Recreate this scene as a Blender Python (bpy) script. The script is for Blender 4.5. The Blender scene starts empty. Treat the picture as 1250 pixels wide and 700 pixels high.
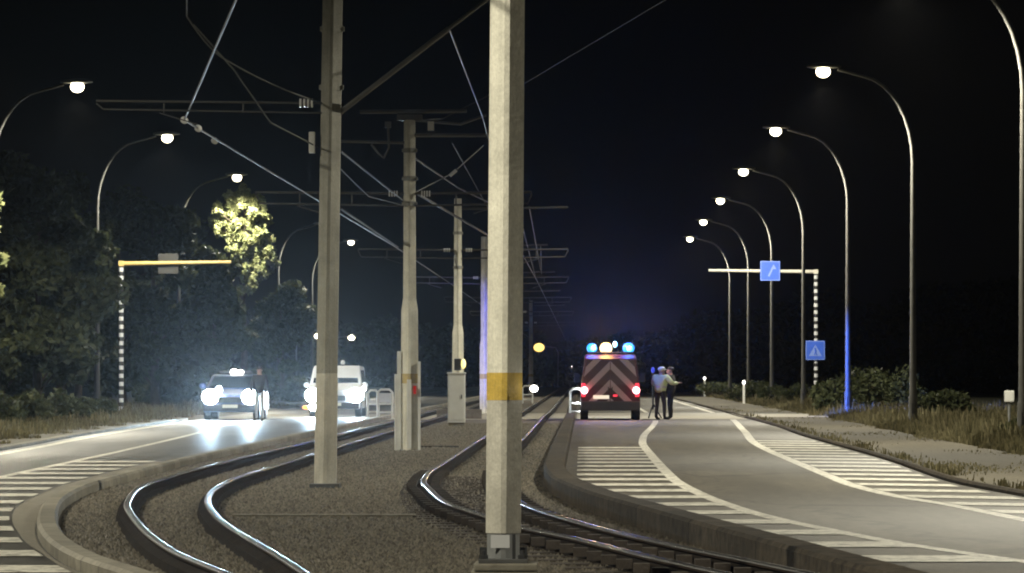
import bpy, bmesh, math, random
import numpy as np
from mathutils import Vector, Matrix
random.seed(7); RNG = np.random.default_rng(11)
S = bpy.context.scene
COL = S.collection
PI = math.pi
# ------------------------------------------------------------------ camera geometry (survey helper)
F, VX, HY, HC = 5000.0, 711.0, 457.0, 1.5
def P(px, py, z=0.0):
    Y = (HC - z) * F / (py - HY); return ((px - VX) * Y / F, Y, z)
def Q(px, py, Y):
    return ((px - VX) * Y / F, Y, HC - (py - HY) * Y / F)

# ------------------------------------------------------------------ materials
def newmat(name):
    m = bpy.data.materials.new(name); m.use_nodes = True
    return m, m.node_tree, m.node_tree.nodes['Principled BSDF']
def simple(name, col, rough=.6, metal=0., var=.25, scale=3., bump=0., bscale=40., coord='Object', spec=.5):
    m, t, b = newmat(name)
    N, L = t.nodes, t.links
    tc = N.new('ShaderNodeTexCoord'); nz = N.new('ShaderNodeTexNoise')
    nz.inputs['Scale'].default_value = scale; nz.inputs['Detail'].default_value = 6
    L.new(tc.outputs[coord], nz.inputs['Vector'])
    r = N.new('ShaderNodeValToRGB')
    r.color_ramp.elements[0].position = .3; r.color_ramp.elements[1].position = .7
    a = [max(0, c * (1 - var)) for c in col]; d = [min(1, c * (1 + var)) for c in col]
    r.color_ramp.elements[0].color = (*a, 1); r.color_ramp.elements[1].color = (*d, 1)
    L.new(nz.outputs['Fac'], r.inputs['Fac']); L.new(r.outputs['Color'], b.inputs['Base Color'])
    b.inputs['Roughness'].default_value = rough; b.inputs['Metallic'].default_value = metal
    b.inputs['Specular IOR Level'].default_value = spec
    if bump:
        n2 = N.new('ShaderNodeTexNoise'); n2.inputs['Scale'].default_value = bscale; n2.inputs['Detail'].default_value = 4
        L.new(tc.outputs[coord], n2.inputs['Vector'])
        bp = N.new('ShaderNodeBump'); bp.inputs['Strength'].default_value = bump; bp.inputs['Distance'].default_value = .02
        L.new(n2.outputs['Fac'], bp.inputs['Height']); L.new(bp.outputs['Normal'], b.inputs['Normal'])
    return m
def ground_mat(name, c1, c2, c3, rough, fine=14., bump=.6, spec=.4, stretch=(1, .35, 1), patch=.35, cracks=False, joints=0):
    """two scales of noise: grains and big worn patches"""
    m, t, b = newmat(name); N, L = t.nodes, t.links
    tc = N.new('ShaderNodeTexCoord')
    mp = N.new('ShaderNodeMapping'); mp.inputs['Scale'].default_value = stretch
    L.new(tc.outputs['Object'], mp.inputs['Vector'])
    big = N.new('ShaderNodeTexNoise'); big.inputs['Scale'].default_value = patch; big.inputs['Detail'].default_value = 5
    L.new(mp.outputs[0], big.inputs['Vector'])
    fn = N.new('ShaderNodeTexNoise'); fn.inputs['Scale'].default_value = fine; fn.inputs['Detail'].default_value = 8; fn.inputs['Roughness'].default_value = .7
    L.new(tc.outputs['Object'], fn.inputs['Vector'])
    r = N.new('ShaderNodeValToRGB'); e = r.color_ramp.elements
    e[0].position = .33; e[0].color = (*c1, 1); e[1].position = .68; e[1].color = (*c2, 1)
    L.new(fn.outputs['Fac'], r.inputs['Fac'])
    r2 = N.new('ShaderNodeValToRGB'); e = r2.color_ramp.elements
    e[0].position = .42; e[0].color = (0, 0, 0, 1); e[1].position = .66; e[1].color = (1, 1, 1, 1)
    L.new(big.outputs['Fac'], r2.inputs['Fac'])
    mx = N.new('ShaderNodeMix'); mx.data_type = 'RGBA'
    L.new(r2.outputs['Color'], mx.inputs['Factor']); L.new(r.outputs['Color'], mx.inputs['A'])
    mx.inputs['B'].default_value = (*c3, 1)
    mx2 = N.new('ShaderNodeMix'); mx2.data_type = 'RGBA'; mx2.inputs['Factor'].default_value = .5
    L.new(r.outputs['Color'], mx2.inputs['A']); L.new(mx.outputs['Result'], mx2.inputs['B'])
    out = mx2.outputs['Result']
    if cracks:
        # tar-filled cracks and blotchy repairs
        wn = N.new('ShaderNodeTexNoise'); wn.inputs['Scale'].default_value = .9; wn.inputs['Detail'].default_value = 4; L.new(tc.outputs['Object'], wn.inputs['Vector'])
        va = N.new('ShaderNodeVectorMath'); va.operation = 'MULTIPLY_ADD'; va.inputs[1].default_value = (1.6, 1.6, 0); L.new(wn.outputs['Color'], va.inputs[0]); L.new(tc.outputs['Object'], va.inputs[2])
        mp2 = N.new('ShaderNodeMapping'); mp2.inputs['Scale'].default_value = (.34, .075, 1); L.new(va.outputs[0], mp2.inputs['Vector'])
        vo = N.new('ShaderNodeTexVoronoi'); vo.feature = 'DISTANCE_TO_EDGE'; vo.inputs['Scale'].default_value = 1.; L.new(mp2.outputs[0], vo.inputs['Vector'])
        cr = N.new('ShaderNodeValToRGB'); e = cr.color_ramp.elements; e[0].position = .006; e[0].color = (.45, .45, .45, 1); e[1].position = .016; e[1].color = (1, 1, 1, 1); L.new(vo.outputs['Distance'], cr.inputs['Fac'])
        vc = N.new('ShaderNodeTexVoronoi'); vc.inputs['Scale'].default_value = 1.; L.new(mp2.outputs[0], vc.inputs['Vector'])
        sp = N.new('ShaderNodeSeparateColor'); L.new(vc.outputs['Color'], sp.inputs[0])
        mr = N.new('ShaderNodeMapRange'); mr.inputs['To Min'].default_value = .86; mr.inputs['To Max'].default_value = 1.1; L.new(sp.outputs[0], mr.inputs['Value'])
        # wheel-polished lanes follow the lane direction
        gn = N.new('ShaderNodeTexNoise'); gn.inputs['Scale'].default_value = 1.; gn.inputs['Detail'].default_value = 5
        mp3 = N.new('ShaderNodeMapping'); mp3.inputs['Scale'].default_value = (1.3, .10, 1); L.new(tc.outputs['Object'], mp3.inputs['Vector']); L.new(mp3.outputs[0], gn.inputs['Vector'])
        mr2 = N.new('ShaderNodeMapRange'); mr2.inputs['From Min'].default_value = .3; mr2.inputs['From Max'].default_value = .7; mr2.inputs['To Min'].default_value = .66; mr2.inputs['To Max'].default_value = 1.3; L.new(gn.outputs['Fac'], mr2.inputs['Value'])
        g2 = N.new('ShaderNodeTexNoise'); g2.inputs['Scale'].default_value = 1.; g2.inputs['Detail'].default_value = 6; g2.inputs['Roughness'].default_value = .7
        mp4 = N.new('ShaderNodeMapping'); mp4.inputs['Scale'].default_value = (7., .8, 1); L.new(tc.outputs['Object'], mp4.inputs['Vector']); L.new(mp4.outputs[0], g2.inputs['Vector'])
        mr3 = N.new('ShaderNodeMapRange'); mr3.inputs['From Min'].default_value = .3; mr3.inputs['From Max'].default_value = .7; mr3.inputs['To Min'].default_value = .72; mr3.inputs['To Max'].default_value = 1.28; L.new(g2.outputs['Fac'], mr3.inputs['Value'])
        m0 = N.new('ShaderNodeMath'); m0.operation = 'MULTIPLY'; L.new(mr.outputs[0], m0.inputs[0]); L.new(mr3.outputs[0], m0.inputs[1])
        m1 = N.new('ShaderNodeMath'); m1.operation = 'MULTIPLY'; L.new(m0.outputs[0], m1.inputs[0]); L.new(mr2.outputs[0], m1.inputs[1])
        s1 = N.new('ShaderNodeVectorMath'); s1.operation = 'SCALE'; L.new(out, s1.inputs[0]); L.new(m1.outputs[0], s1.inputs['Scale'])
        s2 = N.new('ShaderNodeVectorMath'); s2.operation = 'MULTIPLY'; L.new(s1.outputs[0], s2.inputs[0]); L.new(cr.outputs['Color'], s2.inputs[1]); out = s2.outputs[0]
    if joints:
        sy = N.new('ShaderNodeSeparateXYZ'); L.new(tc.outputs['Object'], sy.inputs[0])
        dv = N.new('ShaderNodeMath'); dv.operation = 'DIVIDE'; dv.inputs[1].default_value = joints; L.new(sy.outputs['Y'], dv.inputs[0])
        fr = N.new('ShaderNodeMath'); fr.operation = 'FRACT'; L.new(dv.outputs[0], fr.inputs[0])
        lt = N.new('ShaderNodeMath'); lt.operation = 'LESS_THAN'; lt.inputs[1].default_value = .025; L.new(fr.outputs[0], lt.inputs[0])
        fl = N.new('ShaderNodeMath'); fl.operation = 'FLOOR'; L.new(dv.outputs[0], fl.inputs[0])
        wn = N.new('ShaderNodeTexWhiteNoise'); wn.noise_dimensions = '1D'; L.new(fl.outputs[0], wn.inputs['W'])
        mr = N.new('ShaderNodeMapRange'); mr.inputs['To Min'].default_value = .72; mr.inputs['To Max'].default_value = 1.12; L.new(wn.outputs['Value'], mr.inputs['Value'])
        sb = N.new('ShaderNodeMath'); sb.operation = 'MULTIPLY_ADD'; sb.inputs[1].default_value = -.55; L.new(lt.outputs[0], sb.inputs[0]); L.new(mr.outputs[0], sb.inputs[2])
        s3 = N.new('ShaderNodeVectorMath'); s3.operation = 'SCALE'; L.new(out, s3.inputs[0]); L.new(sb.outputs[0], s3.inputs['Scale']); out = s3.outputs[0]
    L.new(out, b.inputs['Base Color'])
    b.inputs['Roughness'].default_value = rough; b.inputs['Specular IOR Level'].default_value = spec
    bp = N.new('ShaderNodeBump'); bp.inputs['Strength'].default_value = bump; bp.inputs['Distance'].default_value = .03
    L.new(fn.outputs['Fac'], bp.inputs['Height']); L.new(bp.outputs['Normal'], b.inputs['Normal'])
    return m
def paint_mat(name, col, rough=.55):
    """road paint, worn through to asphalt in places"""
    m, t, b = newmat(name); N, L = t.nodes, t.links
    tc = N.new('ShaderNodeTexCoord')
    nz = N.new('ShaderNodeTexNoise'); nz.inputs['Scale'].default_value = 5; nz.inputs['Detail'].default_value = 9; nz.inputs['Roughness'].default_value = .75
    L.new(tc.outputs['Object'], nz.inputs['Vector'])
    r = N.new('ShaderNodeValToRGB'); e = r.color_ramp.elements
    e[0].position = .38; e[0].color = (.13, .12, .105, 1); e[1].position = .54; e[1].color = (*col, 1)
    L.new(nz.outputs['Fac'], r.inputs['Fac']); L.new(r.outputs['Color'], b.inputs['Base Color'])
    b.inputs['Roughness'].default_value = rough
    return m
def emit(name, col, strength, base=(.8, .8, .8)):
    m, t, b = newmat(name)
    b.inputs['Base Color'].default_value = (*base, 1); b.inputs['Roughness'].default_value = .3
    b.inputs['Emission Color'].default_value = (*col, 1); b.inputs['Emission Strength'].default_value = strength
    return m
def leafmat(name, c1, c2):
    m, t, b = newmat(name); N, L = t.nodes, t.links
    g = N.new('ShaderNodeNewGeometry'); r = N.new('ShaderNodeValToRGB')
    r.color_ramp.elements[0].color = (*c1, 1); r.color_ramp.elements[1].color = (*c2, 1)
    L.new(g.outputs['Random Per Island'], r.inputs['Fac']); L.new(r.outputs['Color'], b.inputs['Base Color'])
    b.inputs['Roughness'].default_value = .65; b.inputs['Specular IOR Level'].default_value = .25
    tr = N.new('ShaderNodeBsdfTranslucent'); L.new(r.outputs['Color'], tr.inputs['Color'])
    ms = N.new('ShaderNodeMixShader'); ms.inputs[0].default_value = .25
    L.new(b.outputs[0], ms.inputs[1]); L.new(tr.outputs[0], ms.inputs[2])
    L.new(ms.outputs[0], N['Material Output'].inputs['Surface'])
    return m
def streaked(name, col, rough):
    m = simple(name, col, rough, var=.10, scale=3., bump=.3, bscale=22); t = m.node_tree; N, L = t.nodes, t.links; b = N['Principled BSDF']
    src = b.inputs['Base Color'].links[0].from_socket
    tc = N.new('ShaderNodeTexCoord'); f = src
    for sc, lo, hi, p0, p1 in (((26, 26, .55), .90, 1.06, .34, .56), ((3., 3., 2.2), .80, 1.05, .33, .55), ((60, 60, 40), .86, 1.1, .35, .65)):
        mp = N.new('ShaderNodeMapping'); mp.inputs['Scale'].default_value = sc; L.new(tc.outputs['Object'], mp.inputs['Vector'])
        nz = N.new('ShaderNodeTexNoise'); nz.inputs['Scale'].default_value = 1; nz.inputs['Detail'].default_value = 7; nz.inputs['Roughness'].default_value = .65; L.new(mp.outputs[0], nz.inputs['Vector'])
        mr = N.new('ShaderNodeMapRange'); mr.inputs['From Min'].default_value = p0; mr.inputs['From Max'].default_value = p1; mr.inputs['To Min'].default_value = lo; mr.inputs['To Max'].default_value = hi; L.new(nz.outputs['Fac'], mr.inputs['Value'])
        s1 = N.new('ShaderNodeVectorMath'); s1.operation = 'SCALE'; L.new(f, s1.inputs[0]); L.new(mr.outputs[0], s1.inputs['Scale']); f = s1.outputs[0]
    L.new(f, b.inputs['Base Color']); return m
M = {}
M['asphalt'] = ground_mat('asphalt', (.044, .039, .028), (.104, .093, .071), (.057, .051, .039), .6, fine=9, bump=.5, spec=.45, cracks=True, patch=.5)
M['asphalt_dark'] = ground_mat('asphalt_dark', (.038, .037, .034), (.09, .086, .076), (.03, .029, .027), .46, fine=9, bump=.3, spec=.6, cracks=True, patch=.4)
M['crossing'] = ground_mat('crossing_concrete', (.22, .20, .17), (.36, .34, .28), (.25, .23, .19), .6, fine=8, bump=.3)
M['ballast'] = ground_mat('ballast', (.045, .037, .028), (.17, .148, .112), (.09, .078, .058), .85, fine=11, bump=1., stretch=(1, .4, 1), patch=.6)
M['path'] = ground_mat('path_gravel', (.070, .063, .047), (.16, .143, .108), (.07, .065, .045), .85, fine=7, bump=.6)
M['soil'] = ground_mat('soil_grass', (.022, .026, .012), (.060, .062, .030), (.05, .045, .026), .9, fine=5, bump=.9)
M['kerb'] = ground_mat('kerb_concrete', (.17, .155, .12), (.30, .28, .22), (.15, .135, .105), .75, fine=6, bump=.5, patch=1.2, joints=1.)
M['kerb_old'] = ground_mat('kerb_old', (.018, .014, .010), (.088, .072, .050), (.03, .024, .017), .85, fine=6, bump=.5, patch=1., joints=2., spec=.2)
M['gutter'] = ground_mat('gutter', (.13, .12, .095), (.23, .21, .165), (.15, .135, .105), .7, fine=6, bump=.4, patch=.8)
M['paint'] = paint_mat('road_paint', (.70, .68, .59))
M['concrete'] = streaked('pole_concrete', (.66, .64, .54), .7)
M['concrete_grey'] = streaked('pole_grey', (.50, .48, .41), .65)
M['concrete_dim'] = streaked('pole_dim', (.27, .265, .225), .7)  # concrete darkened for the weak light on the second pole; collars share it
M['yellow'] = streaked('band_yellow', (.56, .39, .075), .55)
M['yellow_old'] = simple('band_yellow_old', (.46, .36, .16), .6, var=.2, scale=4)
M['steel'] = simple('galvanised', (.35, .36, .36), .45, .6, var=.2, scale=4)
M['steel_dark'] = simple('dark_steel', (.09, .09, .088), .6, .3, var=.3, scale=3)
M['tube'] = simple('bracket_tube', (.065, .063, .058), .6, .1, var=.2, scale=3)
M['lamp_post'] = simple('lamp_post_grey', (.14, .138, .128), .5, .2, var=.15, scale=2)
M['lamp_post_shaded'] = simple('lamp_post_shaded', (.05, .05, .047), .55, .2, var=.15, scale=2)  # copy of the post grey with the night shade put into its colour
M['railtop'] = simple('rail_top', (.78, .78, .79), .25, 1., var=.12, scale=3, bump=.15, bscale=4)
M['rust'] = simple('rail_rust', (.026, .017, .012), .8, .0, var=.4, scale=6, bump=.3, spec=.2)
M['casing'] = simple('rail_casing', (.013, .010, .008), .9, var=.5, scale=5, bump=.6, spec=.1)
M['sleeper'] = simple('sleeper', (.045, .036, .028), .85, var=.35, scale=6, bump=.4)
M['wire'] = simple('wire', (.07, .07, .066), .6, .2, var=.1)
M['copper'] = simple('contact_copper', (.22, .21, .19), .45, .6, var=.1)
M['ceramic'] = simple('ceramic', (.82, .82, .80), .2, var=.05)
M['black'] = simple('black_rubber', (.016, .016, .016), .7, var=.3, scale=8)
M['black_plastic'] = simple('black_plastic', (.02, .02, .022), .45, var=.2, scale=8)
M['white_paint'] = simple('white_paint', (.56, .57, .58), .35, var=.06, scale=3)
M['white_metal'] = simple('white_metal', (.66, .66, .62), .45, var=.1, scale=4)
M['car_blue'] = simple('car_blue', (.035, .055, .13), .3, var=.08, scale=3)
M['glass'] = simple('dark_glass', (.012, .014, .017), .08, var=.1, spec=.8)
M['rim'] = simple('rim', (.25, .25, .26), .4, .8, var=.1)
M['sign_blue'] = simple('sign_blue', (.03, .10, .55), .45, var=.08, scale=6)
M['sign_white_bluelit'] = simple('sign_white_bluelit', (.16, .24, .60), .5, var=.05)  # sign white with the blue light put into its colour
M['sign_back'] = simple('sign_back', (.035, .035, .033), .6, .3, var=.15)
M['arm_yellow'] = simple('arm_yellow', (.50, .37, .13), .5, var=.1, scale=2)
M['arm_grey'] = simple('arm_grey', (.5, .48, .42), .5, var=.1, scale=2)
M['bark'] = simple('bark', (.06, .045, .03), .9, var=.4, scale=6, bump=.6, bscale=12)
M['leaf'] = leafmat('leaf', (.026, .034, .014), (.075, .085, .038))
M['leaf_lit'] = leafmat('leaf_lamplit', (.10, .12, .05), (.28, .29, .13))  # paler copy of leaf, lamplight put into the colour
M['leaf_bush'] = leafmat('leaf_bush', (.025, .035, .014), (.085, .095, .042))
M['leaf_far'] = leafmat('leaf_far', (.012, .016, .008), (.035, .042, .018))
M['grass'] = leafmat('grass', (.07, .066, .032), (.24, .21, .115))
M['skin'] = simple('skin', (.42, .26, .19), .55, var=.08)
M['hivis'] = simple('hivis_jacket', (.74, .86, .48), .6, var=.12, scale=8)
M['navy'] = simple('dark_cloth', (.018, .018, .024), .85, var=.2, scale=10)
M['trousers_light'] = simple('light_trousers', (.40, .42, .46), .8, var=.12, scale=10)
M['trousers_grey'] = simple('grey_trousers', (.03, .028, .03), .8, var=.2, scale=10)
M['cap'] = simple('cap_white', (.82, .84, .82), .6, var=.06)
M['hair'] = simple('hair', (.03, .022, .016), .7, var=.3, scale=20)
M['plate'] = simple('plate', (.75, .72, .60), .4, var=.04)
M['street_glow'] = emit('street_lens', (1., .90, .62), 2.)
M['street_glow_warm'] = emit('street_lens_warm', (1., .60, .15), .3)
M['head_glow'] = emit('headlight_lens', (.80, .92, 1.), 20.)
M['tail_glow'] = emit('tail_lens', (1., .04, .07), .22, (.3, .02, .02))
M['tail_core'] = emit('tail_bulb', (1., .35, .38), 1.2)
M['blue_glow'] = emit('beacon_blue', (.03, .30, 1.), .30, (.02, .1, .5))
M['blue_core'] = emit('beacon_core', (.12, .75, 1.), .6)
M['blue_dim'] = emit('beacon_blue_dim', (.06, .10, 1.), .07, (.02, .04, .4))
M['amber_glow'] = emit('beacon_amber', (1., .62, .22), .6, (.6, .3, .05))
M['orange_glow'] = emit('indicator', (1., .22, .03), .4, (.5, .15, .03))
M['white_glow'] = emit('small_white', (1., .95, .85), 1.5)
M['plate_glow'] = emit('plate_lit', (1., .86, .62), .09)
M['yellow_glow'] = emit('signal_yellow', (1., .75, .18), .25)
M['red_refl'] = simple('reflector_red', (.6, .03, .03), .3, var=.1)
M['red_refl'].node_tree.nodes['Principled BSDF'].inputs['Emission Strength'].default_value = 0

def chevron_mat():
    m, t, b = newmat('rear_chevrons'); N, L = t.nodes, t.links
    tc = N.new('ShaderNodeTexCoord'); sx = N.new('ShaderNodeSeparateXYZ'); L.new(tc.outputs['Object'], sx.inputs[0])
    ab = N.new('ShaderNodeMath'); ab.operation = 'ABSOLUTE'; L.new(sx.outputs['X'], ab.inputs[0])
    ad = N.new('ShaderNodeMath'); ad.operation = 'ADD'; L.new(ab.outputs[0], ad.inputs[0]); L.new(sx.outputs['Z'], ad.inputs[1])
    mu = N.new('ShaderNodeMath'); mu.operation = 'MULTIPLY'; L.new(ad.outputs[0], mu.inputs[0]); mu.inputs[1].default_value = 1 / .6
    fr = N.new('ShaderNodeMath'); fr.operation = 'FRACT'; ph = N.new('ShaderNodeMath'); ph.inputs[1].default_value = .775; L.new(mu.outputs[0], ph.inputs[0]); L.new(ph.outputs[0], fr.inputs[0])
    gt = N.new('ShaderNodeMath'); gt.operation = 'GREATER_THAN'; L.new(fr.outputs[0], gt.inputs[0]); gt.inputs[1].default_value = .56
    mx = N.new('ShaderNodeMix'); mx.data_type = 'RGBA'; L.new(gt.outputs[0], mx.inputs['Factor'])
    mx.inputs['A'].default_value = (.034, .006, .010, 1); mx.inputs['B'].default_value = (.30, .245, .26, 1)
    L.new(mx.outputs['Result'], b.inputs['Base Color']); b.inputs['Roughness'].default_value = .35
    return m
M['chevron'] = chevron_mat()

# ------------------------------------------------------------------ mesh builder
class MB:
    def __init__(s): s.v = []; s.f = []; s.m = []
    def quad(s, a, b, c, d, mi=0):
        n = len(s.v); s.v += [tuple(a), tuple(b), tuple(c), tuple(d)]; s.f.append((n, n+1, n+2, n+3)); s.m.append(mi)
    def box(s, c, d, mi=0, rz=0., rx=0., ry=0.):
        n = len(s.v); R = Matrix.Rotation(rz, 3, 'Z') @ Matrix.Rotation(ry, 3, 'Y') @ Matrix.Rotation(rx, 3, 'X'); c = Vector(c)
        for z in (-.5, .5):
            for x, y in ((-.5, -.5), (.5, -.5), (.5, .5), (-.5, .5)):
                s.v.append(tuple(c + R @ Vector((x*d[0], y*d[1], z*d[2]))))
        for q in ((3, 2, 1, 0), (4, 5, 6, 7), (0, 1, 5, 4), (1, 2, 6, 5), (2, 3, 7, 6), (3, 0, 4, 7)):
            s.f.append(tuple(n+i for i in q)); s.m.append(mi)
    def tube(s, pts, r, n=8, mi=0, caps=True):
        pts = [Vector(p) for p in pts]; rr = r if isinstance(r, (list, tuple)) else [r]*len(pts)
        base = len(s.v); prev = None
        for i, p in enumerate(pts):
            a = pts[max(0, i-1)]; b = pts[min(len(pts)-1, i+1)]; t = (b-a).normalized()
            if prev is None:
                u = t.cross(Vector((0, 0, 1)))
                if u.length < .05: u = t.cross(Vector((0, 1, 0)))
            else: u = prev - t*prev.dot(t)
            u.normalize(); prev = u; w = t.cross(u)
            for k in range(n):
                a_ = 2*PI*k/n; s.v.append(tuple(p + (u*math.cos(a_) + w*math.sin(a_))*rr[i]))
        for i in range(len(pts)-1):
            for k in range(n):
                k2 = (k+1) % n; s.f.append((base+i*n+k, base+i*n+k2, base+(i+1)*n+k2, base+(i+1)*n+k)); s.m.append(mi)
        if caps:
            for off, rev in ((base, True), (base+(len(pts)-1)*n, False)):
                m0 = len(s.v); s.v += [s.v[off+k] for k in range(n)]
                s.f.append(tuple(m0+k for k in (reversed(range(n)) if rev else range(n)))); s.m.append(mi)
    def ball(s, c, r, mi=0, n=12, k=8):
        r = r if isinstance(r, (tuple, list)) else (r, r, r); base = len(s.v)
        for i in range(1, k):
            th = PI*i/k
            for j in range(n):
                ph = 2*PI*j/n; s.v.append((c[0]+r[0]*math.sin(th)*math.cos(ph), c[1]+r[1]*math.sin(th)*math.sin(ph), c[2]+r[2]*math.cos(th)))
        t = len(s.v); s.v += [(c[0], c[1], c[2]+r[2]), (c[0], c[1], c[2]-r[2])]
        for i in range(k-2):
            for j in range(n):
                j2 = (j+1) % n; s.f.append((base+i*n+j, base+(i+1)*n+j, base+(i+1)*n+j2, base+i*n+j2)); s.m.append(mi)
        for j in range(n):
            j2 = (j+1) % n; s.f.append((t, base+j, base+j2)); s.m.append(mi)
            s.f.append((t+1, base+(k-2)*n+j2, base+(k-2)*n+j)); s.m.append(mi)
    def prism(s, poly, z0, z1, mi=0, top=None, off=(0, 0, 0), topoff=(0, 0)):
        """vertical prism over an xy polygon, optional other polygon on top"""
        n = len(s.v); top = top or poly; k = len(poly)
        s.v += [(x+off[0], y+off[1], z0+off[2]) for x, y in poly] + [(x+off[0]+topoff[0], y+off[1]+topoff[1], z1+off[2]) for x, y in top]
        for i in range(k):
            j = (i+1) % k; s.f.append((n+i, n+j, n+k+j, n+k+i)); s.m.append(mi)
        s.f.append(tuple(n+i for i in reversed(range(k)))); s.m.append(mi)
        s.f.append(tuple(n+k+i for i in range(k))); s.m.append(mi)
    def build(s, name, mats, parent=None, smooth=False, bevel=0., loc=None):
        me = bpy.data.meshes.new(name); me.from_pydata(s.v, [], s.f)
        for m in (mats if isinstance(mats, (list, tuple)) else [mats]): me.materials.append(m)
        me.polygons.foreach_set('material_index', s.m)
        bm = bmesh.new(); bm.from_mesh(me)
        bmesh.ops.recalc_face_normals(bm, faces=bm.faces)
        if bevel:
            es = [e for e in bm.edges if len(e.link_faces) == 2 and e.calc_face_angle(0) > .5]
            bmesh.ops.bevel(bm, geom=es, offset=bevel, segments=2, affect='EDGES', profile=.6, clamp_overlap=True)
        bm.to_mesh(me); bm.free()
        if smooth:
            me.polygons.foreach_set('use_smooth', [True]*len(me.polygons))
        o = bpy.data.objects.new(name, me); COL.objects.link(o)
        if parent: o.parent = parent
        if loc: o.location = loc
        return o
def thing(name, label, cat, loc=(0, 0, 0), rz=0., group=None):
    o = bpy.data.objects.new(name, None); COL.objects.link(o); o.location = loc; o.rotation_euler = (0, 0, rz)
    o.empty_display_size = .2
    return tag(o, label, cat, group)
def tag(o, label=None, cat=None, group=None, kind=None):
    if label: o['label'] = label
    if cat: o['category'] = cat
    if group: o['group'] = group
    if kind: o['kind'] = kind
    return o
def kids(o): return [c for c in bpy.data.objects if c.parent == o]
def copy_tree(o, parent=None):
    c = o.copy(); COL.objects.link(c)
    if parent: c.parent = parent
    for ch in kids(o): copy_tree(ch, c)
    return c
def light(name, kind, loc, power, col, parent=None, rot=(0, 0, 0), size=.1, spot=None, blend=.5):
    l = bpy.data.lights.new(name, kind); l.energy = power; l.color = col
    if kind in ('SPOT', 'POINT'): l.shadow_soft_size = size
    if spot: l.spot_size = spot; l.spot_blend = blend
    o = bpy.data.objects.new(name, l); COL.objects.link(o); o.location = loc; o.rotation_euler = rot
    if parent: o.parent = parent
    return o

# ------------------------------------------------------------------ plan curves X(Y)
class Curve:
    def __init__(s, pts, far=None, near=None):
        pts = sorted(pts, key=lambda p: p[1]); s.y = [p[1] for p in pts]; s.x = [p[0] for p in pts]
        n = len(s.y); h = [s.y[i+1]-s.y[i] for i in range(n-1)]; d = [(s.x[i+1]-s.x[i])/h[i] for i in range(n-1)]
        m = [d[0]] + [0]*(n-2) + [0. if far is None else far]
        for i in range(1, n-1):
            if d[i-1]*d[i] > 0:
                w1 = 2*h[i]+h[i-1]; w2 = h[i]+2*h[i-1]; m[i] = (w1+w2)/(w1/d[i-1]+w2/d[i])
        if near is not None: m[0] = near
        s.m = m; s.h = h
    def __call__(s, Y):
        y, x, m = s.y, s.x, s.m
        if Y <= y[0]: return x[0] + m[0]*(Y-y[0])
        if Y >= y[-1]: return x[-1] + m[-1]*(Y-y[-1])
        i = 0
        while y[i+1] < Y: i += 1
        h = s.h[i]; t = (Y-y[i])/h
        return (2*t**3-3*t*t+1)*x[i] + (t**3-2*t*t+t)*h*m[i] + (-2*t**3+3*t*t)*x[i+1] + (t**3-t*t)*h*m[i+1]
def CP(pix, z=0., extra=(), **k): return Curve([P(a, b, z)[:2] for a, b in pix] + list(extra), **k)
def ys(y0, y1, n=170): return [y0*(y1/y0)**(i/(n-1)) for i in range(n)]
YFAR = 900.
RZ = .15
rail1 = CP([(274, 697), (212, 671), (164, 631), (156, 611), (182, 589), (254, 568), (315, 553), (384, 537)], RZ, [(-5.55, 180), (-5.6, 400)])
rail2 = CP([(377, 700), (336, 674), (298, 652), (264, 628), (254, 607), (264, 594), (295, 580), (343, 566), (384, 553)], RZ, [(-4.55, 180), (-4.6, 400)])
rail3 = CP([(880, 697), (790, 677), (700, 655), (637, 642), (592, 628), (545, 612), (524, 595), (517, 587), (527, 573), (551, 558), (592, 532)], RZ, [(-2.2, 140), (-2.2, 400)])
rail4 = CP([(950, 690), (800, 659), (720, 640), (634, 611), (612, 590), (607, 575), (612, 560), (638, 535), (661, 510)], RZ, [(-1.2, 160), (-1.2, 400)])
kerbL = CP([(151, 700), (89, 679), (51, 652), (47, 625), (62, 606), (99, 590), (137, 580), (192, 566)], .1, [(-6.75, 90), (-6.7, 140), (-6.7, 400)])
gutterL = CP([(99, 696), (62, 681), (34, 665), (22, 650), (15, 637), (17, 625), (27, 615), (45, 606), (62, 598), (80, 592)], 0, [(-7.3, 68), (-7.1, 100)])
wall = CP([(944, 698), (800, 652), (709, 621), (671, 600), (664, 583), (671, 563), (682, 535)], 0, [(-.55, 130), (-.55, 400)])
lineR1 = CP([(1250, 686), (1160, 673), (1088, 662), (1016, 648), (962, 637), (908, 623), (854, 603), (822, 585), (800, 562), (786, 545), (785, 535), (797, 520), (800, 514)], 0, [(2.5, 150), (2.5, 400)])
lineR2 = CP([(1250, 635), (1160, 617), (1088, 605), (1030, 589), (987, 571), (951, 556), (926, 544), (908, 526), (886, 509), (847, 497)], 0, [(5.2, 400)])
kerbR = CP([(1250, 607), (1160, 589), (1081, 562), (1030, 547), (987, 535), (944, 520), (904, 509)], 0, [(6.0, 40), (7.5, 30), (5.6, 400)])
lineL = CP([(0, 583), (134, 554), (237, 530), (275, 520)], 0, [(-8.0, 45), (-7.0, 33), (-10.4, 160), (-10.2, 400)])
edgeL = CP([(0, 551), (103, 532), (209, 516)], 0, [(-10.9, 60), (-9.8, 35), (-12.9, 160), (-12.9, 400)])
verge = lambda Y: kerbR(Y) + 2.7

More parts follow.
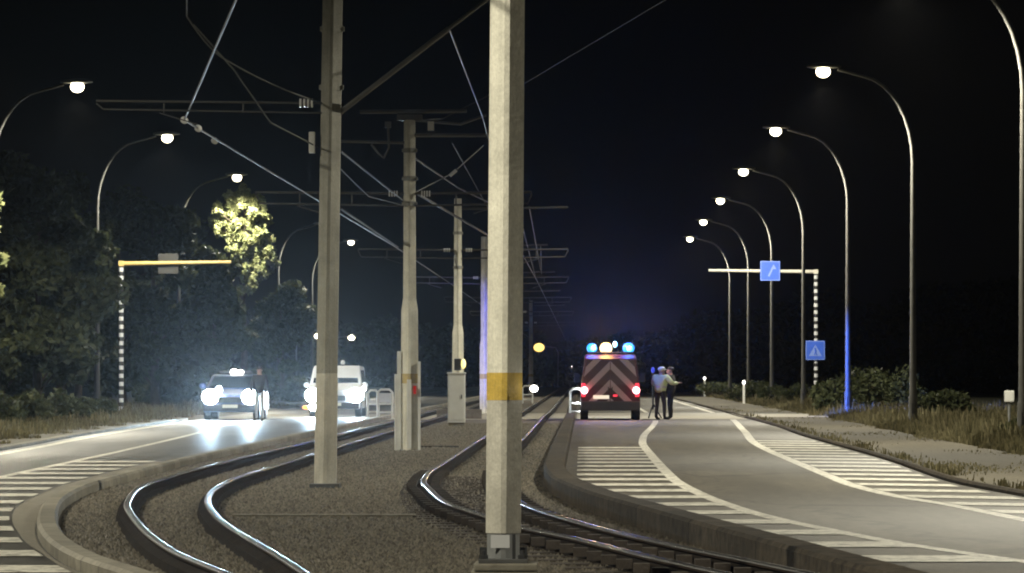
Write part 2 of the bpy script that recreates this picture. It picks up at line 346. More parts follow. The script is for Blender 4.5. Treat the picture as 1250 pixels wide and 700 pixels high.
def strip(name, A, B, z, mat, y0=6., y1=YFAR, n=150, kind='structure', nx=1, zB=None):
    mb = MB(); Y = ys(y0, y1, n)
    for i, y in enumerate(Y):
        for k in range(nx+1):
            t = k/nx; mb.v.append((A(y)*(1-t)+B(y)*t, y, z))
    w = nx+1
    for i in range(n-1):
        for k in range(nx): mb.f.append((i*w+k, i*w+k+1, (i+1)*w+k+1, (i+1)*w+k)); mb.m.append(0)
    o = mb.build(name, mat); tag(o, kind=kind); return o
def kerb_mesh(name, A, w, z0, z1, mat, y0=6., y1=YFAR, n=150, cham=.03):
    mb = MB(); Y = ys(y0, y1, n); k = 6
    for y in Y:
        x = A(y)
        for dx, z in ((0, z0), (0, z1-cham), (cham, z1), (w-cham, z1), (w, z1-cham), (w, z0)): mb.v.append((x+dx, y, z))
    for i in range(n-1):
        for j in range(k-1): mb.f.append((i*k+j, i*k+j+1, (i+1)*k+j+1, (i+1)*k+j)); mb.m.append(0)
    o = mb.build(name, mat); return o

# ------------------------------------------------------------------ setting
mb = MB(); g = 40
gx = [-1600, -700, -300, -120, -60, -30, 0, 30, 60, 120, 300, 700, 1600]; gy = [-60, 0, 30, 60, 120, 200, 300, 500, 900, 1500, 3000]
for y in gy:
    for x in gx: mb.v.append((x, y, -.03))
w = len(gx)
for i in range(len(gy)-1):
    for j in range(w-1): mb.f.append((i*w+j, i*w+j+1, (i+1)*w+j+1, (i+1)*w+j)); mb.m.append(0)
tag(mb.build('ground', M['soil']), kind='structure')
strip('left_road', lambda y: edgeL(y)+.0, lambda y: kerbL(y), 0, M['asphalt_dark'], nx=3)
strip('track_bed', lambda y: kerbL(y)+.02, lambda y: wall(y)+.1, -.008, M['ballast'], nx=4)
strip('right_road', lambda y: wall(y)+.1, lambda y: kerbR(y)+.05, 0, M['asphalt'], nx=3)
strip('path', lambda y: kerbR(y)+.1, verge, .03, M['path'], y1=400)
strip('dirt_verge', lambda y: edgeL(y)-2.3, lambda y: edgeL(y)-.1, .0, M['path'], y1=220)
strip('gutter', lambda y: min(gutterL(y), kerbL(y)-.06), lambda y: kerbL(y)-.02, .004, M['gutter'], y1=70)
# crossing at the junction
mb = MB()
for (xa, xb, z, y0, y1) in ((-12.6, -6.75, .004, 137, 152), (-6.45, -.6, .012, 134, 156), (-.2, 5.5, .004, 136, 158), (5.5, 9.6, .036, 140, 152)):
    mb.quad((xa, y0, z), (xb, y0, z), (xb, y1, z), (xa, y1, z))
tag(mb.build('crossing', M['crossing']), kind='structure')
def stones(name, n, label):
    Y = 29.5*(125/29.5)**RNG.random(n); A = np.interp(Y, YT_, KL_)+.24; B = np.interp(Y, YT_, WL_)-.03
    X = A+(B-A)*RNG.random(n); keep = np.ones(n, bool)
    for C_ in (rail1, rail2, rail3, rail4): keep &= np.abs(X-np.interp(Y, YT_, [C_(y) for y in YT_])) > .10
    X, Y = X[keep], Y[keep]; N_ = len(X)
    base = np.array([(1, 0, 0), (0, 1, 0), (-1, 0, 0), (0, -1, 0), (0, 0, 1)], float)
    r = (.011+.016*RNG.random(N_)**2); ang = RNG.random(N_)*2*PI
    V = np.zeros((N_, 5, 3)); J = RNG.normal(0, .22, (N_, 5, 3)); b_ = base[None]+J
    V[..., 0] = X[:, None]+(b_[..., 0]*np.cos(ang)[:, None]-b_[..., 1]*np.sin(ang)[:, None])*r[:, None]
    V[..., 1] = Y[:, None]+(b_[..., 0]*np.sin(ang)[:, None]+b_[..., 1]*np.cos(ang)[:, None])*r[:, None]
    V[..., 2] = -.012+np.clip(b_[..., 2], 0, 2)*r[:, None]*1.25
    tri_ = np.array([(0, 1, 4), (1, 2, 4), (2, 3, 4), (3, 0, 4)]); T = (tri_[None]+(np.arange(N_)*5)[:, None, None]).reshape(-1)
    me = bpy.data.meshes.new(name); me.vertices.add(N_*5); me.vertices.foreach_set('co', V.ravel()); me.loops.add(len(T)); me.loops.foreach_set('vertex_index', T.astype(np.int32))
    me.polygons.add(len(T)//3); me.polygons.foreach_set('loop_start', np.arange(0, len(T), 3, dtype=np.int32)); me.polygons.foreach_set('loop_total', np.full(len(T)//3, 3, np.int32))
    me.update(); me.validate(); me.materials.append(M['stone']); o = bpy.data.objects.new(name, me); COL.objects.link(o); tag(o, label, 'gravel', kind='stuff')
YT_ = np.linspace(25, 130, 400); KL_ = [kerbL(y) for y in YT_]; WL_ = [wall(y) for y in YT_]
M['stone'] = leafmat('ballast_stone', (.060, .053, .041), (.21, .187, .145))
stones('ballast_stones', 240000, 'loose brown ballast gravel between the kerbs and rails')
# kerbs
tag(kerb_mesh('kerb_left', kerbL, .20, -.02, .12, M['kerb']), kind='structure')
o = kerb_mesh('kerb_wall', wall, .30, -.03, .225, M['kerb_old'], y1=134); tag(o, kind='structure')
o = kerb_mesh('kerb_wall_far', wall, .30, -.03, .16, M['kerb_old'], y0=157); tag(o, kind='structure')
tag(kerb_mesh('kerb_right', kerbR, .13, -.03, .07, M['kerb_old']), kind='structure')
tag(kerb_mesh('kerb_verge', lambda y: edgeL(y)-.2, .2, -.02, .07, M['kerb'], y1=133), kind='structure')
# concrete edge wall joint (dark pipe end of the wall near the camera)
# markings
mk = MB()
def line_mark(A, w, y0, y1, z=.004, n=120):
    Y = ys(y0, y1, n)
    for a, b in zip(Y[:-1], Y[1:]): mk.quad((A(a)-w/2, a, z), (A(a)+w/2, a, z), (A(b)+w/2, b, z), (A(b)-w/2, b, z))
line_mark(lineR1, .17, 8, 132); line_mark(lineR2, .19, 8, 135); line_mark(lineR2, .19, 159, 420)
line_mark(lineL, .15, 8, 136); line_mark(lineL, .15, 153, 420)
line_mark(lambda y: edgeL(y)+.35, .22, 62, 134)
line_mark(lambda y: lineR1(y), .15, 159, 420)
def hatch(A, B, y0, y1, period=2.75, w=1.15, slope=0., ph=0.):
    y = y0 + ph
    while y < y1:
        n = 4
        for i in range(n):
            t0, t1 = i/n, (i+1)/n
            xa, xb = A(y), B(y); xs = [xa+(xb-xa)*t for t in (t0, t1)]
            q = []
            for (t, yy) in ((t0, y), (t1, y), (t1, y+w), (t0, y+w)):
                a, b = A(yy), B(yy); x = a+(b-a)*t; q.append((x, yy+slope*(x-a), .008))
            mk.quad(*q)
        y += period
hatch(lambda y: wall(y)+.48, lambda y: lineR1(y)-.09, 32.6, 84, 2.78)
hatch(lambda y: lineR2(y)+.1, lambda y: kerbR(y)-.12, 30.1, 92, 2.78, slope=-.6)
hatch(lambda y: lineL(y)+.08, lambda y: min(gutterL(y)-.03, kerbL(y)-.08), 30.85, 71, 2.75)
tag(mk.build('road_markings', M['paint']), kind='structure')
# cable duct covers across the ballast
for nm, pa, pb, lab in (('duct_cover', (284, 629), (512, 625), 'thin pale duct strip crossing the ballast just before the second pole'), ('duct_cover', (506, 545), (560, 545), 'short dark duct strip in the ballast at the foot of the cable pole')):
    a, b = P(*pa, .02), P(*pb, .02); mb = MB(); mb.box(((a[0]+b[0])/2, a[1], .005), (b[0]-a[0], .16, .05)); tag(mb.build(nm, M['kerb'] if pa[1] > 600 else M['kerb_old'], bevel=.01), lab, 'duct cover')

# ------------------------------------------------------------------ tram tracks
def rail_obj(A, parent):
    mb = MB(); Y = ys(8, 600, 260)
    L_half = [(-.065, 0.), (-.065, .018), (-.012, .035), (-.012, .105), (-.034, .115), (-.037, .130), (-.035, .1385), (-.029, .1440), (-.020, .1478), (-.010, .1495)]
    prof = L_half + [(0., RZ)] + [(-u, z) for u, z in reversed(L_half)]
    k = len(prof)
    for y in Y:
        x = A(y); dx = (A(y+.2)-A(y-.2))/.4; s = math.sqrt(1+dx*dx)
        for (u, z) in prof: mb.v.append((x+u*s, y, z))
    for i in range(len(Y)-1):
        for j in range(k-1):
            mb.f.append((i*k+j, i*k+j+1, (i+1)*k+j+1, (i+1)*k+j)); mb.m.append(0 if 5 <= j <= 14 else 1)
    o = mb.build('rail', [M['railtop'], M['rust']], parent); o.data.polygons.foreach_set('use_smooth', [m_ == 0 for m_ in mb.m])
    return o
def track(A, B, label, sleepers):
    t = thing('tram_track', label, 'tram track', (0, 0, 0), group='tram tracks')
    rail_obj(A, t); rail_obj(B, t)
    # dark web filler blocks hugging each rail
    for C_ in (A, B):
        mb = MB(); Y = ys(8, 300, 200)
        for y in Y:
            x = C_(y)
            for u, z in ((-.12, -.01), (-.10, .07), (-.02, .10), (.02, .10), (.10, .07), (.12, -.01)): mb.v.append((x+u, y, z))
        for i in range(len(Y)-1):
            for j in range(5): mb.f.append((i*6+j, i*6+j+1, (i+1)*6+j+1, (i+1)*6+j)); mb.m.append(0)
        mb.build('rail_casing', M['casing'], t)
    if sleepers:
        y = 24.
        while y < 60:
            xa, xb = A(y), B(y); dx = (A(y+.3)-A(y-.3))/.6; ang = math.atan(-dx)
            mb = MB(); c = ((xa+xb)/2, y, -.02); mb.box(c, (1.55, .24, .07))
            for x in (xa, xb):
                for s in (-1, 1): mb.box((x+s*.15, y, .075), (.12, .13, .07))
            mb.build('sleeper', M['sleeper'], t); y += .68
    return t
track(rail1, rail2, 'left curving tram track with two shiny rails beside the left road', False)
track(rail3, rail4, 'right tram track on sleepers curving past the nearest pole', True)

# ------------------------------------------------------------------ poles between the tracks
def octo(w, c=.28, rot=0.):
    """chamfered square, corner pointing at the viewer"""
    pts = []
    h = w/2
    base = [(-h, -h*c), (-h*c*.5, -h), (h*c*.6, -h), (h, -h*c), (h, h*c), (h*c, h), (-h*c, h), (-h, h*c)]
    for x, y in base:
        pts.append((x*math.cos(rot)-y*math.sin(rot), x*math.sin(rot)+y*math.cos(rot)))
    return pts
def pole(X, Y, z0, H, w_lo, w_hi, step, label, mats, lean=0., wlow=None, band='yellow_old'):
    """returns the thing and a function giving the shaft axis at a height"""
    t = thing('tram_pole', label, 'tram pole', (X, Y, 0), group='poles carrying the tram wires')
    ax = lambda z: lean*(z-z0)
    def seg(name, za, zb, wa, wb, m, bev=0.):
        mb = MB(); mb.prism(octo(wa), za, zb, top=octo(wb), off=(ax(za), 0, 0), topoff=(ax(zb)-ax(za), 0)); return mb.build(name, m, t)
    wl = wlow or w_lo
    seg('lower_sleeve', z0, 1.32, wl, wl, mats[1])
    if band: seg('yellow_band', 1.32, 1.51, w_lo*1.005, w_lo*1.005, M[band])
    else: seg('joint', 1.32, 1.51, wl, w_lo, mats[1])
    if step:
        seg('lower_shaft', 1.51, step, w_lo, w_lo*.96, mats[0]); seg('taper', step, step+.25, w_lo*.96, w_hi, mats[0])
        seg('shaft', step+.25, H, w_hi, w_hi*.88, mats[0])
    else: seg('shaft', 1.51, H, w_lo, w_hi, mats[0])
    return t, ax
def collar(t, ax, z, w, n=1):
    mb = MB(); mb.prism(octo(w*1.07), z-.045, z+.045, off=(ax(z), 0, 0)); mb.box((ax(z)-w*.56, -.01, z), (.035, .07, .06)); mb.box((ax(z)+w*.56, -.01, z), (.035, .07, .06)); mb.build('collar', M['concrete_dim'], t)
def cantilever(t, X, ax, z, xend, w, dz=.24, r=.026):
    """two horizontal tubes joined at the tip, with insulator"""
    s = 1 if xend > X else -1
    mb = MB(); x0 = ax(z)+s*w*.45; x1 = xend-X
    mb.tube([(x0, -.05, z), (x1, -.05, z+.03)], r); mb.tube([(x0, -.05, z-dz), (x1*.97, -.05, z-dz+.05), (x1, -.05, z)], r*.75)
    for q in (.35, .7): mb.tube([(x0+(x1-x0)*q, -.05, z), (x0+(x1-x0)*q, -.05, z-dz)], r*.6)
    mb.build('cantilever_arm', M['tube'], t, smooth=True)
    mi = MB()
    for k in range(4): mi.tube([(x0+s*(.12+.05*k), -.05, z), (x0+s*(.145+.05*k), -.05, z)], .06, 10)
    mi.build('insulator', M['ceramic'], t)
    md = MB(); xt = x0+(x1-x0)*.72; md.tube([(xt, -.05, z-dz), (xt-s*.5, -.05, z-dz-.15)], r*.5); md.build('steady_arm', M['tube'], t)

# nearest pole
Y0 = 28.4; X0 = (614.5-VX)*Y0/F
t, ax = pole(X0, Y0, .40, 8.2, .245, .225, None, 'nearest and tallest pale pole on a concrete plinth, cut off by the top', [M['concrete'], M['concrete_grey']], lean=.0078, wlow=.243, band='yellow')
mb = MB(); mb.prism(octo(.225), .225, .40); o = mb.build('steel_stub', M['steel'], t)
mb = MB(); mb.box((.075, -.118, .31), (.022, .012, .17)); mb.build('cable_slot', M['black'], t)
mb = MB(); mb.box((-.02, -.1165, .345), (.13, .006, .09)); mb.build('label_plate', M['white_paint'], t)
mb = MB(); mb.box((0, 0, .21), (.34, .34, .03)); mb.build('base_plate', M['steel_dark'], t, bevel=.005)
for sx, sy in ((-1, -1), (1, -1), (-1, 1), (1, 1)):
    mb = MB(); mb.tube([(sx*.135, sy*.135, .225), (sx*.135, sy*.135, .285)], .018, 8); mb.tube([(sx*.135, sy*.135, .225), (sx*.135, sy*.135, .252)], .032, 6); mb.build('bolt', M['black'], t)
for sx in (-1, 1):
    mb = MB(); mb.prism([(sx*.11, -.006), (sx*.165, -.006), (sx*.165, .006), (sx*.11, .006)], .225, .30); mb.build('gusset', M['black'], t)
mb = MB(); mb.box((.02, 0, .17), (.44, .46, .05)); mb.prism([(-.24, -.24), (.26, -.24), (.26, .24), (-.24, .24)], -.02, .145, top=[(-.22, -.22), (.24, -.22), (.24, .22), (-.22, .22)]); mb.build('plinth', M['kerb'], t, bevel=.012)
for z in (2.75, 5.9): collar(t, ax, z, .225) if z > 5 else None
cantilever(t, X0, ax, 5.9, X0-2.6, .225); cantilever(t, X0, ax, 5.9, X0+2.6, .225)
mb = MB(); q = Q(667, 478, Y0); mb.ball((q[0]-X0-.085, -.115, 1.40), (.028, .008, .024)); mb.build('reflector', M['white_glow'], t)  # reflector made to glow, thrown-back light put in as emission

# second pole (left)
Y2 = 54.; X2 = (397-VX)*Y2/F
t2, ax2 = pole(X2, Y2, .06, 7.6, .275, .255, None, 'shade-toned pole second in line, standing left beside the curving rails', [M['concrete_dim'], M['concrete_grey']], lean=.0155, wlow=.29, band=None)
mb = MB(); mb.box((0, 0, .03), (.40, .40, .06)); mb.build('base_plate', M['steel_dark'], t2, bevel=.01)
for z in (5.28, 6.05): collar(t2, ax2, z, .255)
cantilever(t2, X2, ax2, 5.07, Q(118, 130, Y2)[0], .26, .13, .015)
a = Q(412, 140, Y2); b = Q(548, 35, Y2); c = Q(640, -35, Y2)
mb = MB(); mb.tube([(a[0]-X2, 0, a[2]), (b[0]-X2, 0, b[2])], .034); mb.tube([(b[0]-X2, 0, b[2]), (c[0]-X2, 0, c[2])], .025); mb.build('strut', M['lamp_post'], t2, smooth=True)
mb = MB(); mb.box((-.17, -.05, 4.55), (.08, .12, .28)); mb.build('cable_clamp', M['white_metal'], t2, bevel=.01)

# third pole with cable ducts
Y3 = 80.6; X3 = (500-VX)*Y3/F
t3, ax3 = pole(X3, Y3, .0, 6.5, .335, .25, 2.75, 'bright pole with crossbar on top and cable ducts up its lower part', [M['concrete'], M['concrete']], lean=.0)
for dx, w, z1 in ((-.20, .085, 1.95), (-.27, .05, 1.5), (.19, .05, 1.75)):
    mb = MB(); mb.box((dx, -.04, z1/2), (w, .12, z1)); mb.build('cable_duct', M['white_metal'], t3, bevel=.012)
mb = MB(); mb.box((.0, -.17, .72), (.09, .02, 1.35)); mb.build('duct_strip', M['white_metal'], t3, bevel=.006)
mb = MB(); mb.tube([(-.98, 0, 6.66), (1.12, 0, 6.68)], .04); mb.box((0, 0, 6.55), (.5, .1, .12)); mb.build('crossbar', M['lamp_post'], t3)
mb = MB(); mb.tube([(.1, -.05, 6.2), (1.5, -.05, 6.2)], .04); mb.tube([(-.1, -.05, 6.05), (-1.35, -.05, 6.08)], .03); mb.tube([(.1, 0, 6.5), (1.0, 0, 6.42), (1.5, 0, 6.6)], .03); mb.build('upper_arm', M['lamp_post'], t3)
mb = MB(); mb.tube([(-.42, -.1, 6.35), (-.4, -.1, 5.95), (-.5, -.1, 5.75), (-.62, -.1, 5.85), (-.75, -.1, 6.02)], .022); mb.box((-.42, -.1, 6.40), (.12, .1, .12)); mb.build('jumper_loop', M['lamp_post'], t3)
mb = MB(); mb.box((.42, -.05, 6.38), (.12, .1, .18)); mb.build('insulator', M['ceramic'], t3)
for z in (5.9, 5.35, 4.85): collar(t3, ax3, z, .24)
cantilever(t3, X3, ax3, 5.05, Q(312, 238, Y3)[0], .25)
cantilever(t3, X3, ax3, 5.05, X3+2.4, .25)
mb = MB(); mb.box((.11, -.172, 1.19), (.06, .012, .16)); mb.build('red_reflector', M['red_refl'], t3)

# fourth pole with cabinet
Y4 = 119.; X4 = (559-VX)*Y4/F
t4, ax4 = pole(X4, Y4, .0, 6.6, .33, .24, 2.7, 'pale pole rising straight behind the white cabinet', [M['concrete'], M['concrete']])
cantilever(t4, X4, ax4, 5.1, X4-2.9, .25); cantilever(t4, X4, ax4, 5.1, X4+3.2, .25)
mb = MB(); mb.tube([(.1, 0, 6.3), (3.2, 0, 6.35)], .035); mb.build('upper_arm', M['tube'], t4)
for z in (5.6, 4.6): collar(t4, ax4, z, .24)
cab = thing('utility_cabinet', 'white metal utility cabinet in front of the fourth pole', 'cabinet', (X4-.02, Y4-.62, 0))
mb = MB(); mb.box((0, 0, .80), (.50, .36, 1.40)); mb.box((0, 0, 1.53), (.54, .42, .05)); mb.build('body', M['white_metal'], cab, bevel=.012)
mb = MB(); mb.box((0, 0, .05), (.46, .32, .11)); mb.build('plinth', M['kerb'], cab)
mb = MB(); mb.box((0, -.188, .82), (.44, .014, 1.28)); mb.build('door', M['white_metal'], cab, bevel=.005)
mb = MB(); mb.box((.15, -.20, .85), (.03, .02, .12)); mb.build('handle', M['black'], cab)
sg = thing('tram_signal', 'small black tram signal with yellow light on the fourth pole', 'signal', (X4, Y4-.25, 0))
mb = MB(); mb.box((0, 0, 1.78), (.2, .16, .34)); mb.build('housing', M['black_plastic'], sg, bevel=.02)
mb = MB(); mb.box((.0, .10, 1.78), (.05, .1, .1)); mb.build('bracket', M['steel_dark'], sg)
mb = MB(); mb.ball((.17, -.04, 1.80), (.07, .06, .14)); mb.build('signal_lens', M['yellow_glow'], sg)

# further poles
far = [(155., -3.72, 'pole tinted violet blue by the flashing beacons, half behind the nearest pole'),
       (196., -3.72, 'pole beyond the junction crossing, sixth along the tracks'),
       (240., -3.7, 'seventh tram pole along the tracks, far behind the others'),
       (290., -3.65, 'eighth tram pole, small and faint near the vanishing point')]
for (yy, xx, lab) in far:
    tp, axp = pole(xx, yy, 0., 6.7, .33, .26, 2.6, lab, [M['concrete'], M['concrete']])
    cantilever(tp, xx, axp, 5.15, xx-2.9, .25); cantilever(tp, xx, axp, 5.15, xx+3.2, .25)
    mb = MB(); mb.tube([(.1, 0, 6.35), (2.4, 0, 6.4)], .035); mb.build('upper_arm', M['tube'], tp)

# ------------------------------------------------------------------ wires
def wire(name, pts, r, label, mat=None, sag=0., cat='wire', group=None):
    out = []
    for a, b in zip(pts[:-1], pts[1:]):
        a, b = Vector(a), Vector(b)
        for k in range(6):
            t = k/6; p = a.lerp(b, t); p.z -= sag*4*t*(1-t); out.append(p)
    out.append(Vector(pts[-1]))
    mb = MB(); mb.tube(out, r*.62, 6); o = mb.build(name, mat or M['wire'], smooth=True); tag(o, label, cat, group); return o
def QH(px, py, h): return Q(px, py, (h-HC)*F/(HY-py))
wl = [QH(225, 147, 5.0), QH(480, 300, 5.0), (-5.1, 155, 5.0), (-5.1, 196, 5.0), (-5.1, 290, 5.0), (-5.1, 420, 5.0)]
a, b = Vector(QH(288, 0, 5.0)), Vector(wl[0]); near = a + (a-b)*.9
wire('contact_wire', [near, a] + wl, .022, 'bright contact wire over the left track with a sharp kink at white insulators', M['copper'])
for i, (px, py) in enumerate(((225, 147), (242, 157), (262, 172))):
    c = QH(px, py, 5.0); mb = MB()
    for k in range(3): mb.ball((0, (k-1)*.06, 0), (.05, .035, .05))
    o = mb.build('wire_insulator', M['ceramic'], smooth=True, loc=c)
    tag(o, ['white insulator right at the kink of the left contact wire', 'white insulator in the middle of three on the left contact wire', 'white insulator farthest along of three on the left contact wire'][i], 'insulator', 'insulators on the contact wire')
wr = [Q(548, 35, Y2), Q(588, 140, 72), (-1.75, 119, 5.0), (-1.7, 155, 5.0), (-1.7, 196, 5.0), (-1.7, 290, 5.0), (-1.7, 420, 5.0)]
wire('contact_wire', wr, .018, 'thin contact wire over the right track running down from the long strut', M['copper'])
wire('feeder_cable', [Q(228, -40, 46), Q(228, 20, 50), Q(270, 70, 52), Q(390, 125, Y2)], .016, 'faint sagging cable from the top edge down to the second pole', sag=.05)
wire('feeder_cable', [Q(236, 30, 50), Q(285, 85, 52), Q(330, 150, 53), Q(388, 180, Y2)], .016, 'faint lower cable sagging onto the clamp of the second pole')
wire('messenger_wire', [Q(416, 185, 56), Q(492, 245, Y3)], .022, 'upper of two slanting wires between the second and third pole')
wire('messenger_wire', [Q(416, 255, 70), Q(486, 302, 110)], .03, 'lower of two slanting wires between the second and third pole')
wire('messenger_wire', [Q(414, 205, 60), Q(450, 240, 72), Q(496, 252, Y3)], .014, 'thin sagging wire just above the collar of the third pole')
wire('messenger_wire', [Q(505, 234, Y3), Q(600, 290, 108)], .045, 'thick pale wire slanting from the third pole behind the nearest pole')
wire('messenger_wire', [Q(504, 192, Y3), Q(560, 230, 95), Q(598, 248, 110)], .03, 'short slanting wire at shoulder height of the third pole')
wire('messenger_wire', [Q(505, 236, Y3), Q(552, 212, 82), Q(590, 178, 84)], .02, 'short rising wire with a bright glint right of the third pole')
mb = MB(); mb.tube([Q(549, 215, 81.7), Q(557, 208, 81.7)], .035); tag(mb.build('wire_insulator', M['ceramic']), 'bright glint built as a short piece on the rising wire right of the third pole', 'insulator', 'insulators on the contact wire')  # wire highlight put in as a pale ceramic piece
wire('messenger_wire', [Q(500, 148, Y3), Q(540, 145, 82), Q(600, 115, 82)], .02, 'wire rising right from the crossbar of the third pole')
wire('messenger_wire', [Q(552, 175, 80), Q(600, 262, 119)], .016, 'thin wire dropping between the third pole and nearest pole')
wire('dropper_wire', [Q(646, 252, 119), Q(660, 330, 155)], .03, 'left drooping wire right of the nearest pole')
wire('dropper_wire', [Q(636, 270, 119), Q(654, 340, 155)], .025, 'shorter drooping wire close against the nearest pole')
wire('dropper_wire', [Q(660, 300, 119), Q(661, 335, 155)], .02, 'short upright wire at the end of the arms right of the nearest pole')
wire('span_wire', [Q(600, 126, 84), Q(674, 82, 75), Q(812, 0, 60), Q(880, -45, 54)], .012, 'faint lone wire crossing the dark sky right of the nearest pole')

# ------------------------------------------------------------------ street lamps
POW = 900.
WARM = (1., .935, .745)
def lamp_mesh(side):
    pm = M['lamp_post'] if side > 0 else M['lamp_post_shaded']
    """lamp at origin; arm towards -x * side (side=+1: right row)"""
    s = -side
    t = thing('street_lamp', 'x', 'street lamp')
    pts = [(0, 0, 0), (0, 0, 2.5)]; rad = [.105, .09]
    pts += [(0, 0, 6.2), (0, 0, 7.4)]; rad += [.07, .062]
    for k in range(1, 9):
        a = k/8*PI/2*.93; R1, R2 = 1.55, 2.4
        pts.append((s*(R1-R1*math.cos(a)), 0, 7.4+R2*math.sin(a))); rad.append(.06-.002*k)
    pts.append((s*2.1, 0, 9.98)); rad.append(.04)
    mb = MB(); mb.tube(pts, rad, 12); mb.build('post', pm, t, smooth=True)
    mb = MB(); mb.tube([(0, 0, 0), (0, 0, .9)], [.13, .12], 12); mb.build('base_sleeve', pm, t, smooth=True)
    mb = MB(); mb.box((0, -.128, .55), (.09, .012, .3)); mb.build('access_door', M['steel_dark'], t)
    mb = MB()
    mb.v = []; n = 10
    secs = [(2.0, .05, .05), (2.15, .11, .09), (2.45, .17, .12), (2.75, .15, .10), (2.95, .05, .04)]
    for (x, w, h) in secs:
        for k in range(n):
            a = 2*PI*k/n; mb.v.append((s*x, w*math.cos(a), 10.05+h*math.sin(a)*(1 if math.sin(a) > 0 else .35)))
    for i in range(len(secs)-1):
        for k in range(n): k2 = (k+1) % n; mb.f.append((i*n+k, i*n+k2, (i+1)*n+k2, (i+1)*n+k)); mb.m.append(0)
    mb.f.append(tuple(range(n))); mb.m.append(0); mb.f.append(tuple((len(secs)-1)*n+k for k in range(n))); mb.m.append(0)
    h = mb.build('luminaire', M['lamp_post'], t, smooth=True)
    mb = MB(); mb.ball((s*2.5, 0, 9.92), (.20, .19, .17), n=16, k=10); mb.build('lens', M['street_glow'], h, smooth=True)  # lens ball sized to the bright disc, glare put into its shape
    return t, s
RY = [28.5, 57, 85.5, 114, 142, 170.5, 199, 227, 255.5]
def bendx(y): return max(0., (62-y)/34)**2*4.0
def put_light(x, y, k=1., parent=None):
    o = light('lamp_light', 'SPOT', (x, 0, 9.58), POW*k, WARM, parent, (0, 0, 0), .16, math.radians(158), .45); return o
tR, sR = lamp_mesh(1); tL, sL = lamp_mesh(-1)
put_light(sR*2.5, 0, 1., tR); put_light(sL*2.5, 0, 1., tL)
labsR = {28.5: 'lamp post standing beside the near bend, out of the picture to the right', 57: 'lamp post second from the viewer beyond the picture edge on the right', 85.5: 'tall lamp post at the right picture edge with its lamp cut off above',
         114: 'tallest lit street lamp of the right row, brightest and highest lamp', 142: 'second highest lit street lamp of the right row, its post glowing blue below', 170.5: 'third lit street lamp of the right row, post just left of the striped gantry post',
         199: 'fourth lamp of the right row, its post passing behind the blue overhead sign', 227: 'fifth lamp of the right row, post left of the overhead blue sign', 255.5: 'sixth and farthest lamp of the right row, thin post under the gantry arm tip'}
for i, y in enumerate(RY):
    o = tR if i == 0 else copy_tree(tR); o.location = (9.2+bendx(y)+(9 if y < 30 else 0), y, 0); o['label'] = labsR[y]; o['group'] = 'street lamps along the right road'
labsL = {6: 'left lamp post standing next to the viewer, outside the picture', 34.5: 'left lamp post by the near bend, outside the picture', 63: 'left lamp post by the striped island, outside the picture', 91.5: 'left lamp post by the dark shrubs, outside the picture',
         120: 'highest lit street lamp on the left, its arm reaching out of the dark trees', 146: 'second lit street lamp on the left with its curved arm above dark foliage', 175.5: 'lit street lamp hanging over the bright green tree crown', 233: 'left street lamp hidden behind the second tram pole', 262: 'small lit street lamp between the second and third tram pole'}
LX = {6: -10.6, 34.5: -17.3}
LY = {6: 21.5, 34.5: 46, 63: 71, 91.5: 96}
for i, y in enumerate([6, 34.5, 63, 91.5, 120, 146, 175.5, 233, 262]):
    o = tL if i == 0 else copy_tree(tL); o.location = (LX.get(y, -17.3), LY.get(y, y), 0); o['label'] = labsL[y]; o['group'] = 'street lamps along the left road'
# farther lamps
def far_lamp(px, py, Y, label, mat, r, side=1):
    x, y, z = Q(px, py, Y); t = thing('street_lamp', label, 'street lamp', (x, y, 0), group='distant street lamps')
    mb = MB(); mb.tube([(side*2.2, 0, 0), (side*2.2, 0, z-.6), (side*1.9, 0, z-.05), (side*.3, 0, z+.12)], [.1, .07, .06, .05]); mb.build('post', M['lamp_post'], t, smooth=True)
    mb = MB(); mb.ball((0, 0, z+.12), (.45, .25, .10)); h = mb.build('luminaire', M['lamp_post'], t, smooth=True)
    mb = MB(); mb.ball((0, 0, z-.04), (r, r, r*.8)); mb.build('lens', mat, h, smooth=True)
far_lamp(388, 410, 420, 'distant warm lamp peeping out left of the second tram pole', M['street_glow'], .36, -1)
far_lamp(429, 412, 440, 'distant warm lamp just right of the second tram pole', M['street_glow'], .36, -1)
far_lamp(658, 424, 470, 'distant orange street lamp right of the nearest pole', M['street_glow_warm'], .62)
far_lamp(805, 412, 520, 'tiny distant white lamp above the standing people', M['white_glow'], .30)
far_lamp(699, 448, 560, 'tiny distant lamp left of the red van', M['white_glow'], .32)

# ------------------------------------------------------------------ height gantries
def gantry(px_post, py_arm, px_tip, Y, label, armmat, signs):
    x, _, zt = Q(px_post, py_arm, Y); xt = Q(px_tip, py_arm, Y)[0]-x
    t = thing('sign_gantry', label, 'gantry', (x, Y, 0), group='overhead sign gantries')
    mb = MB(); n = int(zt/.15); r = .085
    for k in range(n):
        z0, z1 = zt*k/n, zt*(k+1)/n; mb.tube([(0, 0, z0), (0, 0, z1)], r, 12, mi=k % 2, caps=False)
    mb.build('striped_post', [M['black_plastic'], M['white_paint']], t)
    mb = MB(); s = 1 if xt > 0 else -1
    mb.tube([(-s*.09, 0, zt), (xt, 0, zt+.06)], [.085, .06], 10); mb.build('arm', armmat, t)
    mb = MB(); mb.box((0, 0, zt), (.2, .2, .2)); mb.build('elbow', armmat, t, bevel=.02)
    return t, x, zt
M['sign_refl'] = M['sign_blue']
def tri(mb, c, s, y, mi):
    mb.v += [(c[0]-s, y, c[1]-s*.8), (c[0]+s, y, c[1]-s*.8), (c[0], y, c[1]+s*.95)]; n = len(mb.v); mb.f.append((n-3, n-2, n-1)); mb.m.append(mi)
